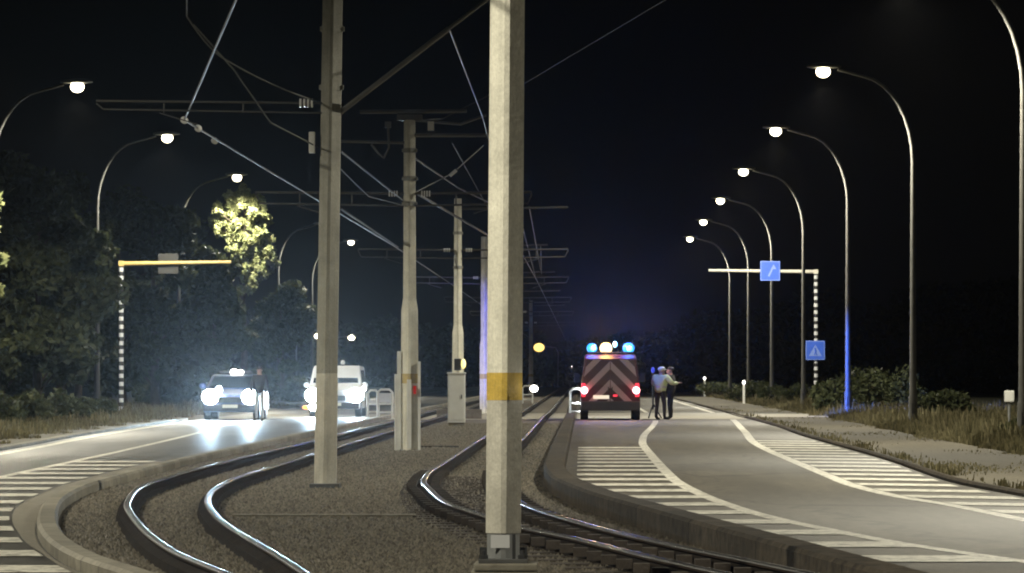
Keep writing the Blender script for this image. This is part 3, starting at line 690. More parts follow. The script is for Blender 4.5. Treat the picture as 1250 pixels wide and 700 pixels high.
def blue_sign(px, py, Y, w, label, ped, name='traffic_sign'):
    x, y, z = Q(px, py, Y); t = thing(name, label, 'traffic sign', (x, y-.13, z))
    mb = MB(); mb.box((0, 0, 0), (w, .03, w)); mb.build('panel', M['sign_blue'], t, bevel=.012)
    mb = MB()
    b = w*.5-.03
    for q in ((0, b, 2*b+.03, .03), (0, -b, 2*b+.03, .03)): mb.box((q[0], -.018, q[1]), (q[2], .006, q[3]))
    for q in (-b, b): mb.box((q, -.018, 0), (.03, .006, 2*b-.03))
    mb.build('border', M['sign_white_bluelit'], t)
    mb = MB()
    if ped:
        tri(mb, (0, -.02), w*.34, -.018, 0); mb.build('white_triangle', M['sign_white_bluelit'], t)
        mb = MB(); mb.ball((.0, -.022, .09*w), (.035, .004, .035)); mb.tube([(0, -.022, .05*w), (.01, -.022, -.08*w)], .03, 6); mb.tube([(.01, -.022, -.08*w), (-.05, -.022, -.24*w)], .02, 6); mb.tube([(.01, -.022, -.08*w), (.07, -.022, -.24*w)], .02, 6); mb.tube([(0, -.022, .03*w), (.08, -.022, -.06*w)], .015, 6); mb.build('walking_figure', M['sign_blue'], t)
    else:
        mb.box((.03*w, -.018, -.05*w), (.09*w, .006, .5*w), ry=.45); mb.build('pictogram', M['sign_white_bluelit'], t)
        mb = MB(); tri(mb, (.17*w, .2*w), .14*w, -.018, 0); mb.build('pictogram_tip', M['sign_white_bluelit'], t)
    mb = MB(); mb.box((0, .05, 0), (.06, .07, .25)); mb.build('bracket', M['steel_dark'], t)
gantry(148, 322, 282, 152., 'striped post gantry with yellow arm on the left in front of dark trees', M['arm_yellow'], [])
x, y, z = Q(205, 322, 152); t = thing('traffic_sign', 'dim grey back of a sign hanging on the yellow gantry arm', 'traffic sign', (x, y, z))
mb = MB(); mb.box((0, .13, 0), (.75, .03, .75)); mb.build('panel', M['sign_back'], t, bevel=.02); mb = MB(); mb.box((0, .10, 0), (.5, .05, .05)); mb.build('bracket', M['steel'], t)
gantry(996, 332, 865, 177., 'striped post gantry with pale arm and blue signs on the right', M['arm_grey'], [])
blue_sign(940, 331, 177., .86, 'blue square sign hanging on the pale overhead arm', False)
blue_sign(995, 428, 177., .84, 'blue pedestrian crossing sign fixed to the striped right post', True)

# ------------------------------------------------------------------ vegetation
def leaves_mesh(name, centers, n_per, radii, size, mat, parent=None, stretch=1.):
    nb = len(centers); C = np.repeat(np.array(centers), n_per, 0); R = np.repeat(np.array(radii), n_per, 0)
    N = len(C); d = RNG.normal(size=(N, 3)); d /= np.linalg.norm(d, axis=1)[:, None]
    rr = RNG.random(N)**.45; p = C + d*R*rr[:, None]
    a = RNG.normal(size=(N, 3)); a /= np.linalg.norm(a, axis=1)[:, None]
    b = np.cross(a, RNG.normal(size=(N, 3))); b /= np.linalg.norm(b, axis=1)[:, None]
    s = size*(.6+.8*RNG.random(N))[:, None]
    V = np.empty((N, 4, 3)); V[:, 0] = p-a*s*stretch; V[:, 1] = p+b*s*.45; V[:, 2] = p+a*s*stretch; V[:, 3] = p-b*s*.45
    V = V.reshape(-1, 3)
    me = bpy.data.meshes.new(name); me.vertices.add(N*4); me.vertices.foreach_set('co', V.ravel())
    me.loops.add(N*4); me.loops.foreach_set('vertex_index', np.arange(N*4, dtype=np.int32))
    me.polygons.add(N); me.polygons.foreach_set('loop_start', np.arange(0, N*4, 4, dtype=np.int32)); me.polygons.foreach_set('loop_total', np.full(N, 4, np.int32))
    me.update(); me.validate(); me.materials.append(mat)
    o = bpy.data.objects.new(name, me); COL.objects.link(o)
    if parent: o.parent = parent
    return o
def tree(x, y, h, w, label, mat='leaf', blobs=26, per=420, leaf=.17, crown0=.28, group='trees beside the left road', seed=0, conical=0.):
    rng = np.random.default_rng(seed)
    t = thing('tree', label, 'tree', (x, y, 0), group=group)
    mb = MB(); lean = rng.normal(0, .15, 2)
    top = h*.8; pts = [(lean[0]*q, lean[1]*q, top*q) for q in (0, .25, .5, .75, 1)]
    mb.tube(pts, [.2*h/9, .15*h/9, .11*h/9, .07*h/9, .03*h/9], 8)
    cs, rs = [], []
    for i in range(blobs):
        u = rng.random(); z = h*(crown0 + (1-crown0)*u*.92); env = w*.5*math.sin(PI*min(.97, .18+.82*u))**.6*(1-conical*u)
        a = rng.random()*2*PI; r = env*(.35+.6*rng.random()); c = (r*math.cos(a), r*math.sin(a), z)
        q = w*(.10+.10*rng.random()); cs.append(c); rs.append((q, q, q*(.6+.3*rng.random())))
        if i % 2 == 0: mb.tube([(lean[0]*.5, lean[1]*.5, max(.8, z-r*.7)), (c[0]*.5, c[1]*.5, z-r*.2), c], [.05*h/9, .035*h/9, .012], 5)
    mb.build('trunk', M['bark'], t, smooth=True)
    leaves_mesh('crown', cs, per, rs, leaf, M[mat], t)
    return t
def at(px, Y): return (px-VX)*Y/F
tree(at(45, 134), 134, 8.4, 5.0, 'broad dark tree at the left edge beside the gantry', seed=1, blobs=44, crown0=.08)
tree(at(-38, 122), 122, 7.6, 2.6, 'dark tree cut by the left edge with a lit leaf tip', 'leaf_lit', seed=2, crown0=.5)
tree(at(94, 141), 141, 7.4, 2.5, 'dark leafy tree right in front of the left lamp post', seed=3, blobs=30, crown0=.42)
tree(at(75, 172), 172, 10.4, 5.4, 'taller dim tree between the left lamps, darkest crown', seed=4, blobs=40, crown0=.1)
tree(at(190, 170), 170, 9.6, 5.0, 'dim tree behind the yellow gantry arm', seed=5, blobs=44, crown0=.06)
tree(at(262, 172), 172, 7.6, 3.6, 'dark tree half hidden left of the brightly lit crown', seed=7, blobs=36, crown0=.06)
tree(at(225, 205), 205, 9.6, 6.0, 'far dark tree above the car with roof lights', seed=8, blobs=40, crown0=.06)
tree(at(345, 228), 228, 6.6, 4.6, 'far dark tree between the two oncoming vehicles', seed=9, blobs=36, crown0=.06)
tree(at(150, 190), 190, 10.4, 5.6, 'tall dark tree above the striped gantry post', seed=10, blobs=40, crown0=.06)
tree(at(0, 150), 150, 10., 6.0, 'tall dark tree filling the left picture edge', seed=12, blobs=44, crown0=.06)
# the tree close under the third left lamp: clumps where its lit sprays hang
YT = 178.4; xt_ = at(296, YT)
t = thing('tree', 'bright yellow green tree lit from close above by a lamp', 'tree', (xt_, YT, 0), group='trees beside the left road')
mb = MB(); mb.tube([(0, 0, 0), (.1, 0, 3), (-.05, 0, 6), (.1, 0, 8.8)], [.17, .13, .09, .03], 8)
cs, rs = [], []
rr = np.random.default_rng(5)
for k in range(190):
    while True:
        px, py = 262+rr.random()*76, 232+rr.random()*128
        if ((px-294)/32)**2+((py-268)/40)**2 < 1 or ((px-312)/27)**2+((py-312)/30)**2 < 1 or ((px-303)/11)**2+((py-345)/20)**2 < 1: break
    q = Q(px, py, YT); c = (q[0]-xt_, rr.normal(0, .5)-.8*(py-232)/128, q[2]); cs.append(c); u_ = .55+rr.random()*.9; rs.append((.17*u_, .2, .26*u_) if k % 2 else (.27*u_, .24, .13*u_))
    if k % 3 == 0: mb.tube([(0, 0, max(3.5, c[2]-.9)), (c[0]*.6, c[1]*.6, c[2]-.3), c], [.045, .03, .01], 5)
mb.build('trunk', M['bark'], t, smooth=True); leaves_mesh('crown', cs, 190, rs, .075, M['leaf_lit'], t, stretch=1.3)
def shrub(px, Y, w, h, label, mat='leaf_bush', n=10, per=220, leaf=.09, group='shrubs along the verges', seed=0, name='shrub'):
    rng = np.random.default_rng(seed); t = thing(name, label, 'shrub', (at(px, Y), Y, 0), group=group)
    cs, rs = [], []; mb = MB()
    for i in range(n):
        a = rng.random()*2*PI; r = w*.42*math.sqrt(rng.random()); z = h*(.25+.55*rng.random()*(1-r/w)); cs.append((r*math.cos(a), r*math.sin(a)*.8, z)); q = w*.2; rs.append((q, q, h*.26))
        mb.tube([(r*.3*math.cos(a), r*.3*math.sin(a)*.8, 0), cs[-1]], [.03, .01], 5)
    mb.build('stems', M['bark'], t); leaves_mesh('leaves', cs, per, rs, leaf, M[mat], t)
for i, (px, Y, w, h, lab) in enumerate([(45, 118, 1.7, 1.5, 'rounded dark shrub at the left road edge'), (92, 126, 1.3, .9, 'low grey green shrub left of the gantry post'), (8, 112, 1.5, 1.2, 'dark shrub cut by the left picture edge'), (125, 136, 1.0, .8, 'small pale shrub at the foot of the blue lit lamp post'), (190, 178, 2.0, 1.5, 'dark shrub between gantry post and first car')]):
    shrub(px, Y, w, h, lab, seed=20+i)
for i, (px, Y, w, h, lab) in enumerate([(1050, 158, 2.6, 2.1, 'grey green bush behind the blue lit lamp post'), (1085, 150, 2.6, 2.2, 'taller bush right of the blue lit lamp post'), (1016, 150, 1.8, 1.4, 'bush right of the striped right post'), (960, 190, 2.4, 1.2, 'low bush left of the striped right post'), (915, 215, 3.0, 1.3, 'low far bush by the distant lamp posts'), (1160, 128, 2.0, 1.2, 'low bush between the two right lamp posts'), (1240, 92, .9, .55, 'dark low bush at the right picture edge'), (880, 260, 3.0, 1.3, 'small far bush at the end of the right verge')]):
    shrub(px, Y, w, h, lab, seed=40+i)
# grass on the verges
def grass(name, n, xy, h0, h1, label):
    R_ = xy(n); X, Y = R_[:2]; N = len(X); h = h0+(h1-h0)*RNG.random(N)**1.5
    if len(R_) > 2: h = h*R_[2]
    a = RNG.random(N)*2*PI; w = .012+.018*RNG.random(N)
    bx, by = np.cos(a)*w, np.sin(a)*w; lx, ly = RNG.normal(0, .22, N)*h, RNG.normal(0, .22, N)*h
    V = np.zeros((N, 4, 3)); z = -.03
    V[:, 0] = np.stack([X-bx, Y-by, np.full(N, z)], 1); V[:, 1] = np.stack([X+bx, Y+by, np.full(N, z)], 1)
    V[:, 2] = np.stack([X+lx+bx*.3, Y+ly+by*.3, h], 1); V[:, 3] = np.stack([X+lx-bx*.3, Y+ly-by*.3, h*.97], 1)
    me = bpy.data.meshes.new(name); me.vertices.add(N*4); me.vertices.foreach_set('co', V.reshape(-1, 3).ravel())
    me.loops.add(N*4); me.loops.foreach_set('vertex_index', np.arange(N*4, dtype=np.int32)); me.polygons.add(N)
    me.polygons.foreach_set('loop_start', np.arange(0, N*4, 4, dtype=np.int32)); me.polygons.foreach_set('loop_total', np.full(N, 4, np.int32))
    me.update(); me.validate(); me.materials.append(M['grass']); o = bpy.data.objects.new(name, me); COL.objects.link(o); tag(o, label, 'grass', kind='stuff')
VG = np.array([verge(y) for y in range(0, 420)])
def right_xy(n):
    Y = 60*(330/60)**RNG.random(n); c = np.sin(Y*.9)*.3+np.sin(Y*.37+1)*.35+np.sin(Y*2.3)*.12
    X = np.interp(Y, np.arange(420), VG)+c*.6+.1+RNG.random(n)**1.6*7; d = X-np.interp(Y, np.arange(420), VG); return X, Y, np.clip(.3+d/1.3, .2, 1)*(.75+.35*np.sin(X*1.9+Y*.5)*np.sin(Y*.23))
grass('verge_grass', 90000, right_xy, .15, .62, 'rough tall grass along the right verge')
EL = np.array([edgeL(y) for y in range(0, 300)])
def left_xy(n):
    Y = 70*(200/70)**RNG.random(n); X = np.interp(Y, np.arange(300), EL)-2.0-RNG.random(n)**1.3*6+np.sin(Y*.8)*.4+.9; d = np.interp(Y, np.arange(300), EL)-1.1-X; return X, Y, np.clip(.2+d/2., .2, 1)
grass('verge_grass', 30000, left_xy, .08, .4, 'short grass along the left verge')
def edge_xy(n):
    Y = 40*(150/40)**RNG.random(n); keep = (np.sin(Y*1.7)+np.sin(Y*.61+2)+RNG.normal(0, .5, n)) > .4; Y = Y[keep]
    X = np.array([kerbR(y) for y in Y])+.13+np.abs(RNG.normal(0, .16, len(Y))); return X, Y
def path_xy(n):
    Y = 38*(190/38)**RNG.random(n); u = RNG.random(n); A = np.array([kerbR(y) for y in Y])+.2; X = A+u*2.7
    f = np.sin(X*2.1+Y*.31)+np.sin(Y*.53-X*1.3+1)+np.sin(Y*.19+2)*.8+RNG.normal(0, 1.1, n)+np.abs(u-.5)*2.2; k = f > 2.6; return X[k], Y[k], .6+.5*np.abs(u[k]-.5)*2
grass('path_weeds', 60000, path_xy, .02, .10, 'patches of thin grass growing over the gravel path')
grass('kerb_weeds', 5000, edge_xy, .02, .16, 'weeds growing along the right kerb')
# distant woods
def woods(name, prof, Y, label, per=260):
    cs, rs = [], []
    for (x0, y0), (x1, y1) in zip(prof[:-1], prof[1:]):
        n = max(2, int((x1-x0)/9))
        for k in range(n):
            t = k/n; px = x0+(x1-x0)*t; py = y0+(y1-y0)*t+RNG.normal(0, 3.)
            top = Q(px, py, Y)[2]; x = at(px, Y)
            for z in np.arange(.6, top, 1.8): cs.append((x+RNG.normal(0, .4), Y+RNG.normal(0, 2.5), min(z, top-.7))); rs.append((1.1, 1.6, 1.1))
            cs.append((x, Y, top-.6)); rs.append((.8, 1., .7))
    o = leaves_mesh(name, cs, 70, rs, .34, M['leaf_far']); tag(o, label, 'woods', kind='stuff')
woods('distant_woods', [(800, 415), (830, 395), (870, 384), (900, 388), (950, 372), (985, 362), (1020, 356), (1060, 374), (1085, 372), (1110, 356), (1160, 348), (1210, 342), (1270, 336), (1420, 330)], 330, 'dark distant woods beyond the right verge')
woods('distant_woods', [(-120, 330), (0, 340), (120, 350), (260, 372), (340, 385), (420, 395), (500, 392), (560, 400), (640, 408), (700, 414), (760, 410), (800, 412)], 480, 'dark distant woods behind the tram tracks')

# ------------------------------------------------------------------ vehicles
def hull(outline, halfw, mat, name, parent, bevel=.05, glassless=True):
    """side outline (y,z) extruded across, half width depends on height"""
    mb = MB(); n = len(outline)
    for s in (-1, 1):
        for (y, z) in outline: mb.v.append((s*halfw(y, z), y, z))
    for i in range(n): j = (i+1) % n; mb.f.append((i, j, n+j, n+i)); mb.m.append(0)
    mb.f.append(tuple(range(n))); mb.m.append(0); mb.f.append(tuple(n+i for i in range(n))); mb.m.append(0)
    return mb.build(name, mat, parent, bevel=bevel)
def wheel(t, x, y, r=.33, w=.22):
    s = 1 if x > 0 else -1
    mb = MB(); mb.tube([(x-w/2, y, r), (x-w/2+.03, y, r), (x+w/2-.03, y, r), (x+w/2, y, r)], [r*.93, r, r, r*.93], 24); o = mb.build('wheel', M['black'], t, smooth=False)
    mb = MB(); mb.tube([(x+s*w*.42, y, r), (x+s*w*.52, y, r)], r*.6, 16); mb.build('rim', M['rim'], o)
def front_vehicle(name, label, cat, X, Y, W, H, L, bodym, van, lights_bar, hx, hz):
    """vehicle facing the viewer (-y); origin at the ground under the front bumper"""
    t = thing(name, label, cat, (X, Y, 0))
    hw = W/2
    if van: out = [(0, .28), (-.02, .55), (0, .95), (.75, 1.16), (1.38, H-.06), (1.7, H), (L-.1, H-.03), (L, H-.2), (L, .3)]
    else: out = [(0, .26), (-.02, .55), (.05, .82), (1.15, 1.0), (1.85, H-.05), (2.3, H), (3.4, H-.04), (L-.1, 1.02), (L, .8), (L, .3)]
    fw = lambda y, z: hw*(1 - max(0, z-.95)/(H-.95)*(.12 if van else .2))*(.95 if y < .1 else 1)
    hull(out, fw, bodym, 'body', t, bevel=.045)
    # windscreen and side glass
    if van: p0, p1 = (.79, 1.19), (1.34, H-.13)
    else: p0, p1 = (1.20, 1.04), (1.80, H-.09)
    w0, w1 = fw(1, p0[1])-.1, fw(1, p1[1])-.1
    ny, nz = -(p1[1]-p0[1]), (p1[0]-p0[0]); l = math.hypot(ny, nz); ny, nz = ny/l*.012, nz/l*.012
    mb = MB(); mb.quad((-w0, p0[0]+ny, p0[1]+nz), (w0, p0[0]+ny, p0[1]+nz), (w1, p1[0]+ny, p1[1]+nz), (-w1, p1[0]+ny, p1[1]+nz)); mb.build('windscreen', M['glass'], t)
    for s in (-1, 1):
        mb = MB(); za, zb = 1.12, H-.16; ya, yb = p1[0]+.05, L-.6
        mb.quad((s*(fw(1, za)+.01), p0[0]+.3, za), (s*(fw(1, za)+.01), yb, za), (s*(fw(1, zb)+.012), yb-.1, zb), (s*(fw(1, zb)+.012), ya, zb)); mb.build('side_window', M['glass'], t)
        mb = MB(); mb.ball((s*(hw+.10), p0[0]+.12, 1.12), (.11, .07, .10)); mb.tube([(s*(hw-.02), p0[0]+.15, 1.06), (s*(hw+.08), p0[0]+.12, 1.1)], .025); mb.build('mirror', bodym, t, smooth=True)
        for yy in (.85, L-.9): wheel(t, s*(hw-.12), yy)
        mb = MB(); mb.ball((s*hx, -.02, hz), (.27, .08, .25), n=16); hl = mb.build('headlight', M['head_glow'], t, smooth=True)  # lens ball oversized, headlight glare put into its shape
    mb = MB(); mb.box((0, -.035, .40), (W*.94, .10, .22)); mb.build('bumper', M['black_plastic'], t, bevel=.03)
    mb = MB(); mb.box((0, -.03, .66), (.8, .04, .18)); mb.build('grille', M['black_plastic'], t, bevel=.01)
    mb = MB(); mb.box((0, -.095, .45), (.5, .012, .11)); mb.build('number_plate', M['plate'], t)
    if lights_bar:
        mb = MB(); yb = 2.3 if not van else 1.8
        mb.box((0, yb, H+.06), (1.1, .25, .09)); lb = mb.build('light_bar', M['black_plastic'], t, bevel=.02)
        for xx, r in lights_bar: mb = MB(); mb.ball((xx, yb-.13, H+.07), (r, .05, r*.75)); mb.build('roof_lamp', M['white_glow'], lb, smooth=True)
    return t
def beam(t, x, z, power, y=-.14, col=(.55, .80, 1.), tilt=.7, spread=24):
    light('headlight_beam', 'SPOT', (x, y, z), power, col, t, (math.radians(90-tilt), 0, PI), .09, math.radians(spread), .8)
car = front_vehicle('patrol_car', 'dark blue car facing us with dazzling headlights and small roof lights', 'car', at(281, 134.), 134., 1.85, 1.50, 4.4, M['car_blue'], False, [(-.05, .14), (.17, .10)], .65, .76)
for s in (-1, 1): beam(car, s*.65, .76, 750)
mb = MB(); mb.ball((-.36, -.04, .98), (.10, .05, .13)); mb.build('spot_lamp', M['head_glow'], car, smooth=True)
van2 = front_vehicle('white_van', 'white small van facing us with bright headlights behind the second pole', 'van', at(408, 143.), 143., 1.84, 1.80, 4.4, M['white_paint'], True, None, .75, .76)
for s in (-1, 1): beam(van2, s*.75, .76, 600)
mb = MB(); mb.ball((-.72, -.06, .36), (.16, .05, .14)); mb.build('fog_lamp', M['head_glow'], van2, smooth=True)
mb = MB(); mb.ball((-.98, -.03, .34), (.14, .05, .07)); mb.build('indicator', M['orange_glow'], van2, smooth=True)
mb = MB(); mb.tube([(.2, 1.8, 1.78), (.2, 1.8, 1.84)], .07, 12); bc = mb.build('beacon_base', M['black_plastic'], van2); mb = MB(); mb.ball((.2, 1.8, 1.91), (.08, .08, .09)); mb.build('beacon', M['ceramic'], bc, smooth=True)
mb = MB(); mb.ball((1.02, .3, 1.0), (.09, .05, .09)); mb.build('marker_lamp', M['white_glow'], van2, smooth=True)

# emergency van seen from behind
VY = 134.; VXX = at(745, VY)
ev = thing('emergency_van', 'red van from behind with pale chevrons, red tail lights and blue roof beacons', 'van', (VXX, VY, 0))
W, H, L = 1.96, 2.15, 4.9; hw = W/2
out = [(0, .42), (0, 1.15), (.10, H-.14), (.28, H), (3.3, H-.02), (3.7, H-.2), (4.25, 1.25), (4.8, 1.0), (L, .8), (L, .35)]
fw = lambda y, z: hw*(1 - max(0, z-1.05)/(H-1.05)*.15)
M['van_red'] = simple('van_red', (.06, .006, .010), .35, var=.1, scale=3)
hull(out, fw, M['van_red'], 'body', ev, bevel=.06)
# rear doors carrying the chevrons
for s in (-1, 1):
    mb = MB(); x0, x1 = s*.012, s*(fw(0, 1.)-.07); xt = s*(fw(0, H-.16)-.10)
    pts = [(x0, .62), (x1, .62), (x1, 1.15), (xt, H-.17), (x0, H-.17)]
    f_ = lambda z: -.035 if z < 1.16 else -.035+.10*(z-1.15)/(H-.14-1.15)
    n = len(mb.v); mb.v += [(x, f_(z), z) for x, z in pts] + [(x, f_(z)+.03, z) for x, z in pts]
    mb.v += [(x0, f_(1.15), 1.15), (x0, f_(1.15)+.03, 1.15)]
    for q in ((0, 1, 2, 10), (10, 2, 3, 4), (6, 5, 11, 7), (7, 11, 9, 8), (0, 1, 6, 5), (1, 2, 7, 6), (2, 3, 8, 7), (3, 4, 9, 8), (4, 10, 11, 9), (10, 0, 5, 11)): mb.f.append(q); mb.m.append(0)
    d = mb.build('rear_door', M['chevron'], ev)
    mb = MB(); mb.box((s*.06, -.05, 1.0), (.03, .05, .16)); mb.build('handle', M['black_plastic'], d)
    mb = MB(); mb.box((s*(hw-.10), -.03, .98), (.13, .07, .44)); tl = mb.build('tail_light', M['tail_glow'], ev, bevel=.02)
    mb = MB(); mb.ball((s*(hw-.13), -.075, .97), (.115, .04, .12)); mb.build('bulb', M['tail_core'], tl, smooth=True)
    light('tail_light_glow', 'POINT', (s*(hw-.12), -.22, .97), .7, (1., .05, .08), ev, size=.08)
    for yy in (.85, 3.9): wheel(ev, s*(hw-.13), yy, .35, .26)
    mb = MB(); mb.box((s*(hw+.12), 3.55, 1.38), (.2, .1, .3)); mb.build('mirror', M['black_plastic'], ev, bevel=.03)
mb = MB(); mb.box((0, -.04, .46), (W*.98, .14, .30)); mb.build('rear_bumper', M['black_plastic'], ev, bevel=.03)
mb = MB(); mb.box((-.30, -.05, .75), (.52, .014, .12)); mb.build('number_plate', M['plate_glow'], ev)  # plate glows by itself in place of light falling on it
mb = MB(); mb.box((.16, -.05, .80), (.14, .02, .06)); mb.build('reflector', M['tail_glow'], ev)  # no lamp: reflected red light put in as a glow
mb = MB(); mb.box((0, .55, H+.05), (1.5, .28, .07)); lb = mb.build('light_bar', M['black_plastic'], ev, bevel=.02)
for x, m, mc, r in ((-.60, 'blue_glow', 'blue_core', .17), (.60, 'blue_glow', 'blue_core', .19), (-.14, 'amber_glow', None, .20)):
    mb = MB(); mb.ball((x, .55, H+.20), (r, .13, r*.95), n=16, k=10); b_ = mb.build('beacon', M[m], lb, smooth=True)
    if mc: mb = MB(); mb.ball((x+.03, .43, H+.19), (r*.5, .07, r*.5), n=14); mb.build('beacon_bulb', M[mc], b_, smooth=True)
mb = MB(); mb.ball((.16, .55, H+.33), (.07, .07, .10)); mb.build('flare_spot', M['blue_core'], lb, smooth=True)  # small lens flare built as a glowing ball
light('amber_light', 'POINT', (-.14, .2, H+.75), 25, (1., .55, .15), ev, size=.15)
for x in (-.6, .6): light('blue_light', 'POINT', (x, .25, H+.75), 16, (.04, .16, 1.), ev, size=.15)
for x in (-.6, .6): light('beacon_halo_spot', 'SPOT', (x, .36, H+.2), 260, (.03, .22, 1.), ev, (math.radians(93), 0, PI), .15, math.radians(10), .9)  # extra spots aimed at the viewer, added for halos round the beacons
light('beacon_halo_spot', 'SPOT', (-.14, .36, H+.2), 140, (1., .6, .22), ev, (math.radians(94), 0, PI), .15, math.radians(16), .8)  # same added halo spot for the amber beacon
# added blue spots steering beacon light onto the verge post and a pole
light('added_side_spot', 'SPOT', (.85, .5, H+.1), 2600, (.03, .14, 1.), ev, (math.radians(86), 0, math.radians(-45)), .1, math.radians(26), .7)
light('added_side_spot', 'SPOT', (-.85, .5, H+.15), 2600, (.08, .10, 1.), ev, (math.radians(91), 0, math.radians(13.5)), .1, math.radians(16), .6)
for s in (-1, 1): light('headlight_beam', 'SPOT', (s*.7, L+.1, .75), 500, (.9, .93, 1.), ev, (math.radians(88), 0, 0), .09, math.radians(34), .8)
for s in (-1, 1): mb = MB(); mb.ball((s*.7, L-.02, .78), (.16, .06, .11)); mb.build('headlight', M['head_glow'], ev, smooth=True)

# ------------------------------------------------------------------ barriers
def barrier(px0, px1, Y, h, label, panel=True):
    x0, x1 = at(px0, Y), at(px1, Y); t = thing('barrier', label, 'barrier', ((x0+x1)/2, Y, 0), group='white barriers at the junction'); w = (x1-x0)/2
    mb = MB(); r = .04; mb.tube([(-w, 0, 0), (-w, 0, h-.1), (-w+.1, 0, h), (w-.1, 0, h), (w, 0, h-.1), (w, 0, 0)], r); mb.build('frame', M['white_metal'], t, smooth=True)
    for q in (.5, .22): mb = MB(); mb.tube([(-w, 0, h*q), (w, 0, h*q)], .03); mb.build('bar', M['white_metal'], t)
    if w > .3: mb = MB(); mb.tube([(0, 0, 0), (0, 0, h)], .025); mb.build('upright', M['white_metal'], t)
    if panel: mb = MB(); mb.box((0, .02, h*.72), (w*1.7, .02, h*.32)); mb.build('panel', M['white_paint'], t)
barrier(449, 462, 140, .95, 'white tube barrier right beside the small white van', False)
barrier(461, 479, 138, .98, 'white panelled barrier just left of the cable pole')
barrier(696, 711, 141, 1.0, 'white barrier standing left of the red van', False)
barrier(638, 650, 210, .9, 'far white barrier right of the nearest pole', False)
def marker(px, py, Y, label):
    x, y, z = Q(px, py, Y); t = thing('marker_post', label, 'marker post', (x, Y, 0), group='reflector posts on the verge'); mb = MB(); mb.prism([(-.06, -.03), (.06, -.03), (.06, .03), (-.06, .03)], 0, z+.12); mb.build('post', M['white_metal'], t, bevel=.01)
    mb = MB(); mb.ball((0, -.06, z), (.075, .035, .075)); mb.build('reflector', M['white_glow'], t, smooth=True)  # glowing ball in place of light thrown back by the reflector
marker(908, 467, 205, 'brighter of two small reflector posts at the foot of the far lamp posts')
marker(860, 462, 270, 'smaller farther reflector post left of the far lamp posts')
x, y, z = Q(1232, 484, 92); t = thing('meter_box', 'small white box on a post in the grass at the right edge', 'box', (x, y, 0))
mb = MB(); mb.box((0, 0, z), (.22, .12, .26)); mb.build('box', M['white_metal'], t, bevel=.03); mb = MB(); mb.tube([(0, .03, 0), (0, .03, z)], .03); mb.build('post', M['steel'], t)
# low concrete blocks by the crossing
for px, Y, lab in ((578, 137, 'pale low concrete block behind the white cabinet'), (543, 139, 'low concrete block left of the white cabinet')):
    mb = MB(); mb.box((0, 0, .16), (.55, .3, .34)); tag(mb.build('concrete_block', M['kerb'], bevel=.02, loc=(at(px, Y), Y, 0)), lab, 'concrete block')
t = thing('blue_spot', 'blurred blue light spot on an invented stand between van and people', 'lamp', (at(797, 139), 139, 0))
mb = MB(); mb.tube([(0, 0, .3), (0, 0, 1.5)], .03)  # blurred blue light given an invented lamp and stand
for a in range(3): mb.tube([(0, 0, .5), (.3*math.cos(a*2.1), .3*math.sin(a*2.1), 0)], .02)
mb.build('stand', M['black_plastic'], t); mb = MB(); mb.ball((0, 0, 1.64), (.065, .065, .10)); mb.build('blue_spot_ball', M['blue_dim'], t, smooth=True)

# ------------------------------------------------------------------ people
def skin_mesh(name, chains, root, mats, pick, parent, sub=1):
    """chains: lists of (key, pos, radius); shared keys join"""
    verts, keys, rad, edges = [], {}, [], []
    for ch in chains:
        prev = None
        for (k, p, r) in ch:
            if k not in keys: keys[k] = len(verts); verts.append(p); rad.append(r if isinstance(r, tuple) else (r, r))
            if prev is not None and prev != keys[k]: edges.append((prev, keys[k]))
            prev = keys[k]
    me = bpy.data.meshes.new(name); me.from_pydata(verts, edges, []); o = bpy.data.objects.new(name, me); COL.objects.link(o)
    md = o.modifiers.new('s', 'SKIN')
    for i, v in enumerate(me.skin_vertices[0].data): v.radius = rad[i]; v.use_root = (i == keys[root])
    sd = o.modifiers.new('d', 'SUBSURF'); sd.levels = sub; sd.render_levels = sub
    dg = bpy.context.evaluated_depsgraph_get(); ev_ = o.evaluated_get(dg); m2 = bpy.data.meshes.new_from_object(ev_)
    bpy.data.objects.remove(o); bpy.data.meshes.remove(me)
    m2.name = name; m2.materials.clear()
    for m in mats: m2.materials.append(m)
    for p in m2.polygons: p.material_index = pick(p.center); p.use_smooth = True
    o = bpy.data.objects.new(name, m2); COL.objects.link(o); o.parent = parent; return o
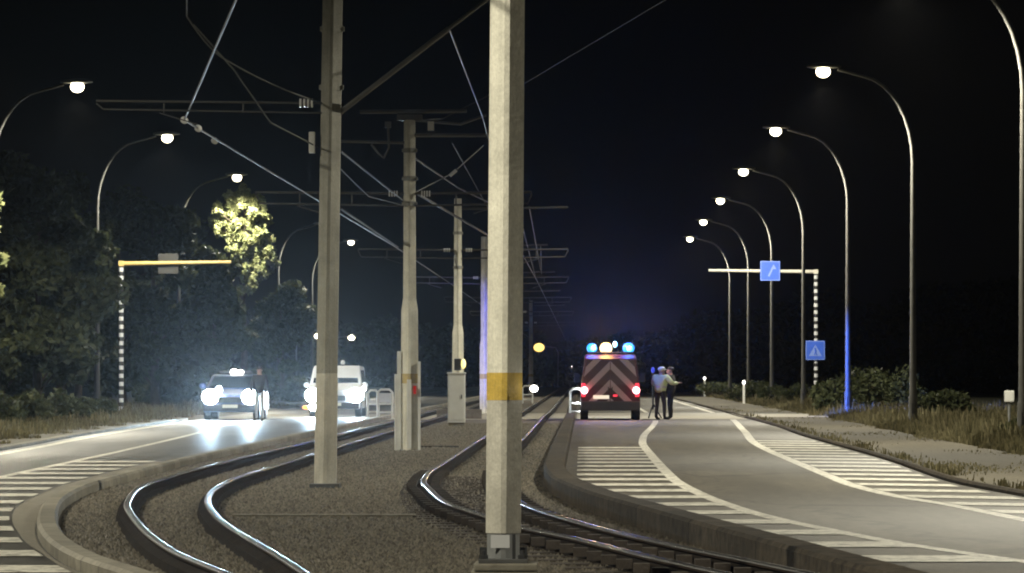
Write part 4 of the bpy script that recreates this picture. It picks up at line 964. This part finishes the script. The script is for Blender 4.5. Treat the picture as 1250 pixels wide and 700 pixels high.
def person(X, Y, rz, label, mats, armL, armR, stance=.11, jacket=None, cap=None, lean=0., step=0., wide=1.):
    """faces +y locally. armL/armR: (elbow, wrist) offsets from the shoulder; mats: trousers, top"""
    t = thing('person', label, 'person', (X, Y, 0), rz); t.scale = (wide, wide, 1.)
    ly = lambda z: lean*max(0, z-.95)
    pel = ('pel', (0, 0, .95), (.15, .11)); sp = ('sp', (0, ly(1.12), 1.12), (.135, .10)); ch = ('ch', (0, ly(1.32), 1.32), (.16, .11)); nk = ('nk', (0, ly(1.47), 1.47), .06)
    jaw = ('jaw', (0, ly(1.55)+.02, 1.55), (.065, .07)); hd = ('hd', (0, ly(1.63)+.015, 1.635), (.078, .095)); tp = ('tp', (0, ly(1.7), 1.70), (.06, .07))
    C = [[pel, sp, ch, nk, jaw, hd, tp]]
    C.append([jaw, ('nose', (0, ly(1.6)+.125, 1.60), .014)])
    for s in (-1, 1): C.append([hd, ('ear%d' % s, (s*.088, ly(1.62), 1.615), .018)])
    for s, arm, key in ((-1, armL, 'L'), (1, armR, 'R')):
        sh = Vector((s*.185, ly(1.41), 1.41)); e = sh+Vector(arm[0]); w_ = e+Vector(arm[1]); d = (w_-e).normalized()
        pl = w_+d*.07
        C.append([ch, ('sh'+key, tuple(sh), .068), ('el'+key, tuple(e), .047), ('wr'+key, tuple(w_), .032), ('pm'+key, tuple(pl), (.038, .022))])
        side = d.cross(Vector((0, 0, 1))) if abs(d.z) < .9 else Vector((0, 1, 0)); side = (side-d*side.dot(d)).normalized(); nrm = d.cross(side)
        for q, ln in enumerate((.07, .08, .075, .06)):
            b0 = pl+side*(q-1.5)*.020; m0 = b0+d*ln*.55; e0 = m0+d*ln*.4+nrm*.02
            C.append([('pm'+key, tuple(pl), (.038, .022)), ('f%s%da' % (key, q), tuple(b0+d*.03), .010), ('f%s%db' % (key, q), tuple(m0+d*.02), .009), ('f%s%dc' % (key, q), tuple(e0+d*.02), .007)])
        C.append([('wr'+key, tuple(w_), .032), ('t%sa' % key, tuple(w_+d*.035+side*.04), .011), ('t%sb' % key, tuple(w_+d*.07+side*.055), .009)])
        hp = ('hp'+key, (s*.085, 0, .90), .085); fy = s*step
        C.append([pel, hp, ('kn'+key, (s*(stance*.95), fy*.5+.02, .50), .058), ('an'+key, (s*stance, fy, .09), .042), ('ft'+key, (s*(stance+.01), fy+.08, .045), (.042, .035)), ('to'+key, (s*(stance+.03), fy+.19, .032), (.036, .026))])
    def pick(c):
        r_ = abs(c.x); z = c.z-0
        if z > 1.475: return 2
        hand = any((Vector(c)-(Vector((s*.185, ly(1.41), 1.41))+Vector(a[0])+Vector(a[1]))).length < .045 or (Vector(c)-(Vector((s*.185, ly(1.41), 1.41))+Vector(a[0])+Vector(a[1])+Vector(a[1]).normalized()*.1)).length < .1 for s, a in ((-1, armL), (1, armR)))
        if hand: return 2
        if z < .10: return 3
        if z < .96: return 0
        return 1
    body = skin_mesh('body', C, 'pel', [mats[0], mats[1], M['skin'], M['black']], pick, t, 2)
    if jacket:
        J = [[('a', (0, 0, .84), (.185, .15)), ('b', (0, ly(1.1), 1.10), (.18, .15)), ('c', (0, ly(1.32), 1.32), (.20, .155)), ('n', (0, ly(1.45), 1.45), .085)]]
        for s, arm, key in ((-1, armL, 'L'), (1, armR, 'R')):
            sh = Vector((s*.19, ly(1.41), 1.41)); e = sh+Vector(arm[0]); w_ = e+Vector(arm[1])*.93
            J.append([('c', 0, 0), ('s'+key, tuple(sh), .098), ('e'+key, tuple(e), .08), ('w'+key, tuple(w_), .06)])
        skin_mesh('jacket', J, 'a', [jacket, M['sign_back'] if jacket is not M['hivis'] else M['white_metal']], lambda c: 1 if (1.03 < c.z < 1.09 and abs(c.x) < .24) else 0, t, 2)
    mb = MB()
    if cap: mb.ball((0, ly(1.68), 1.665), (.095, .112, .085), n=16, k=10); mb.ball((0, ly(1.68)+.10, 1.655), (.07, .075, .014)); mb.build('cap', cap, t, smooth=True)
    else: mb.ball((0, ly(1.68)-.018, 1.672), (.09, .10, .075), n=16, k=10); mb.build('hair', M['hair'], t, smooth=True)
    return t
py_ = 136.
person(at(806, py_-1), py_-1, math.radians(-38), 'person in pale hi-vis jacket and white cap turned from us beside the van', (M['trousers_grey'], M['hivis']), ((-.12, .06, -.24), (.10, .20, -.02)), ((.13, .05, -.22), (.02, .24, .02)), stance=.115, jacket=M['hivis'], cap=M['cap'], lean=.08, step=.03, wide=1.25)
person(at(819, py_), py_+.2, math.radians(75), 'person all in dark clothes facing the one in hi-vis jacket', (M['navy'], M['navy']), ((-.06, .05, -.27), (.08, .22, -.04)), ((.07, .04, -.27), (-.08, .2, -.06)), stance=.10, jacket=M['navy'], lean=.03, wide=1.15)
person(at(317, 131), 131, math.radians(160), 'person in light trousers and dark jacket standing before the car headlight', (M['trousers_light'], M['navy']), ((-.07, .02, -.27), (-.01, .08, -.23)), ((.07, .02, -.27), (.01, .08, -.23)), stance=.11, jacket=M['navy'])

# ------------------------------------------------------------------ world, sun, camera
mb = MB(); mb.box((0, 480, 29.5), (1400, 1080, 61)); hz = mb.build('haze', []); tag(hz, 'thin mist added over the roads and tracks for lamp halos', 'haze', kind='stuff')
hm = bpy.data.materials.new('haze'); hm.use_nodes = True; ht = hm.node_tree; ht.nodes.remove(ht.nodes['Principled BSDF'])
pv = ht.nodes.new('ShaderNodeVolumePrincipled'); pv.inputs['Density'].default_value = .00008; pv.inputs['Anisotropy'].default_value = .94; pv.inputs['Color'].default_value = (.93, .95, 1., 1)  # thin volume added to imitate lens bloom around the lamps
ht.links.new(pv.outputs[0], ht.nodes['Material Output'].inputs['Volume']); hz.data.materials.append(hm)
w = bpy.data.worlds.new('World'); S.world = w; w.use_nodes = True
N, L_ = w.node_tree.nodes, w.node_tree.links
sky = N.new('ShaderNodeTexSky'); sky.sky_type = 'NISHITA'; sky.sun_disc = False
sky.sun_elevation = math.radians(14); sky.sun_rotation = math.radians(200)
hs = N.new('ShaderNodeHueSaturation'); hs.inputs['Saturation'].default_value = .2; L_.new(sky.outputs[0], hs.inputs['Color'])
bg = N['Background']; L_.new(hs.outputs[0], bg.inputs['Color']); bg.inputs['Strength'].default_value = .00002
sun = light('moon', 'SUN', (0, 0, 50), .0015, (.8, .88, 1.), rot=(math.radians(60), 0, math.radians(20))); sun.data.angle = math.radians(.5)
cam = bpy.data.cameras.new('Camera'); co = bpy.data.objects.new('Camera', cam); COL.objects.link(co); S.camera = co
co.location = (0, 0, HC); co.rotation_euler = (math.radians(90), 0, 0)
cam.sensor_width = 36; cam.lens = F*36/1250; cam.shift_x = -(VX-625)/1250; cam.shift_y = (HY-350)/1250
cam.clip_start = .1; cam.clip_end = 5000
S.view_settings.view_transform = 'Standard'; S.view_settings.look = 'None'; S.view_settings.exposure = 3.0; S.view_settings.gamma = 1
S.view_settings.use_curve_mapping = False
S.render.engine = 'CYCLES'
S.cycles.use_denoising = True; S.cycles.filter_width = 2.0
S.cycles.sample_clamp_indirect = 1.0; S.cycles.max_bounces = 5; S.cycles.caustics_reflective = False; S.cycles.caustics_refractive = False
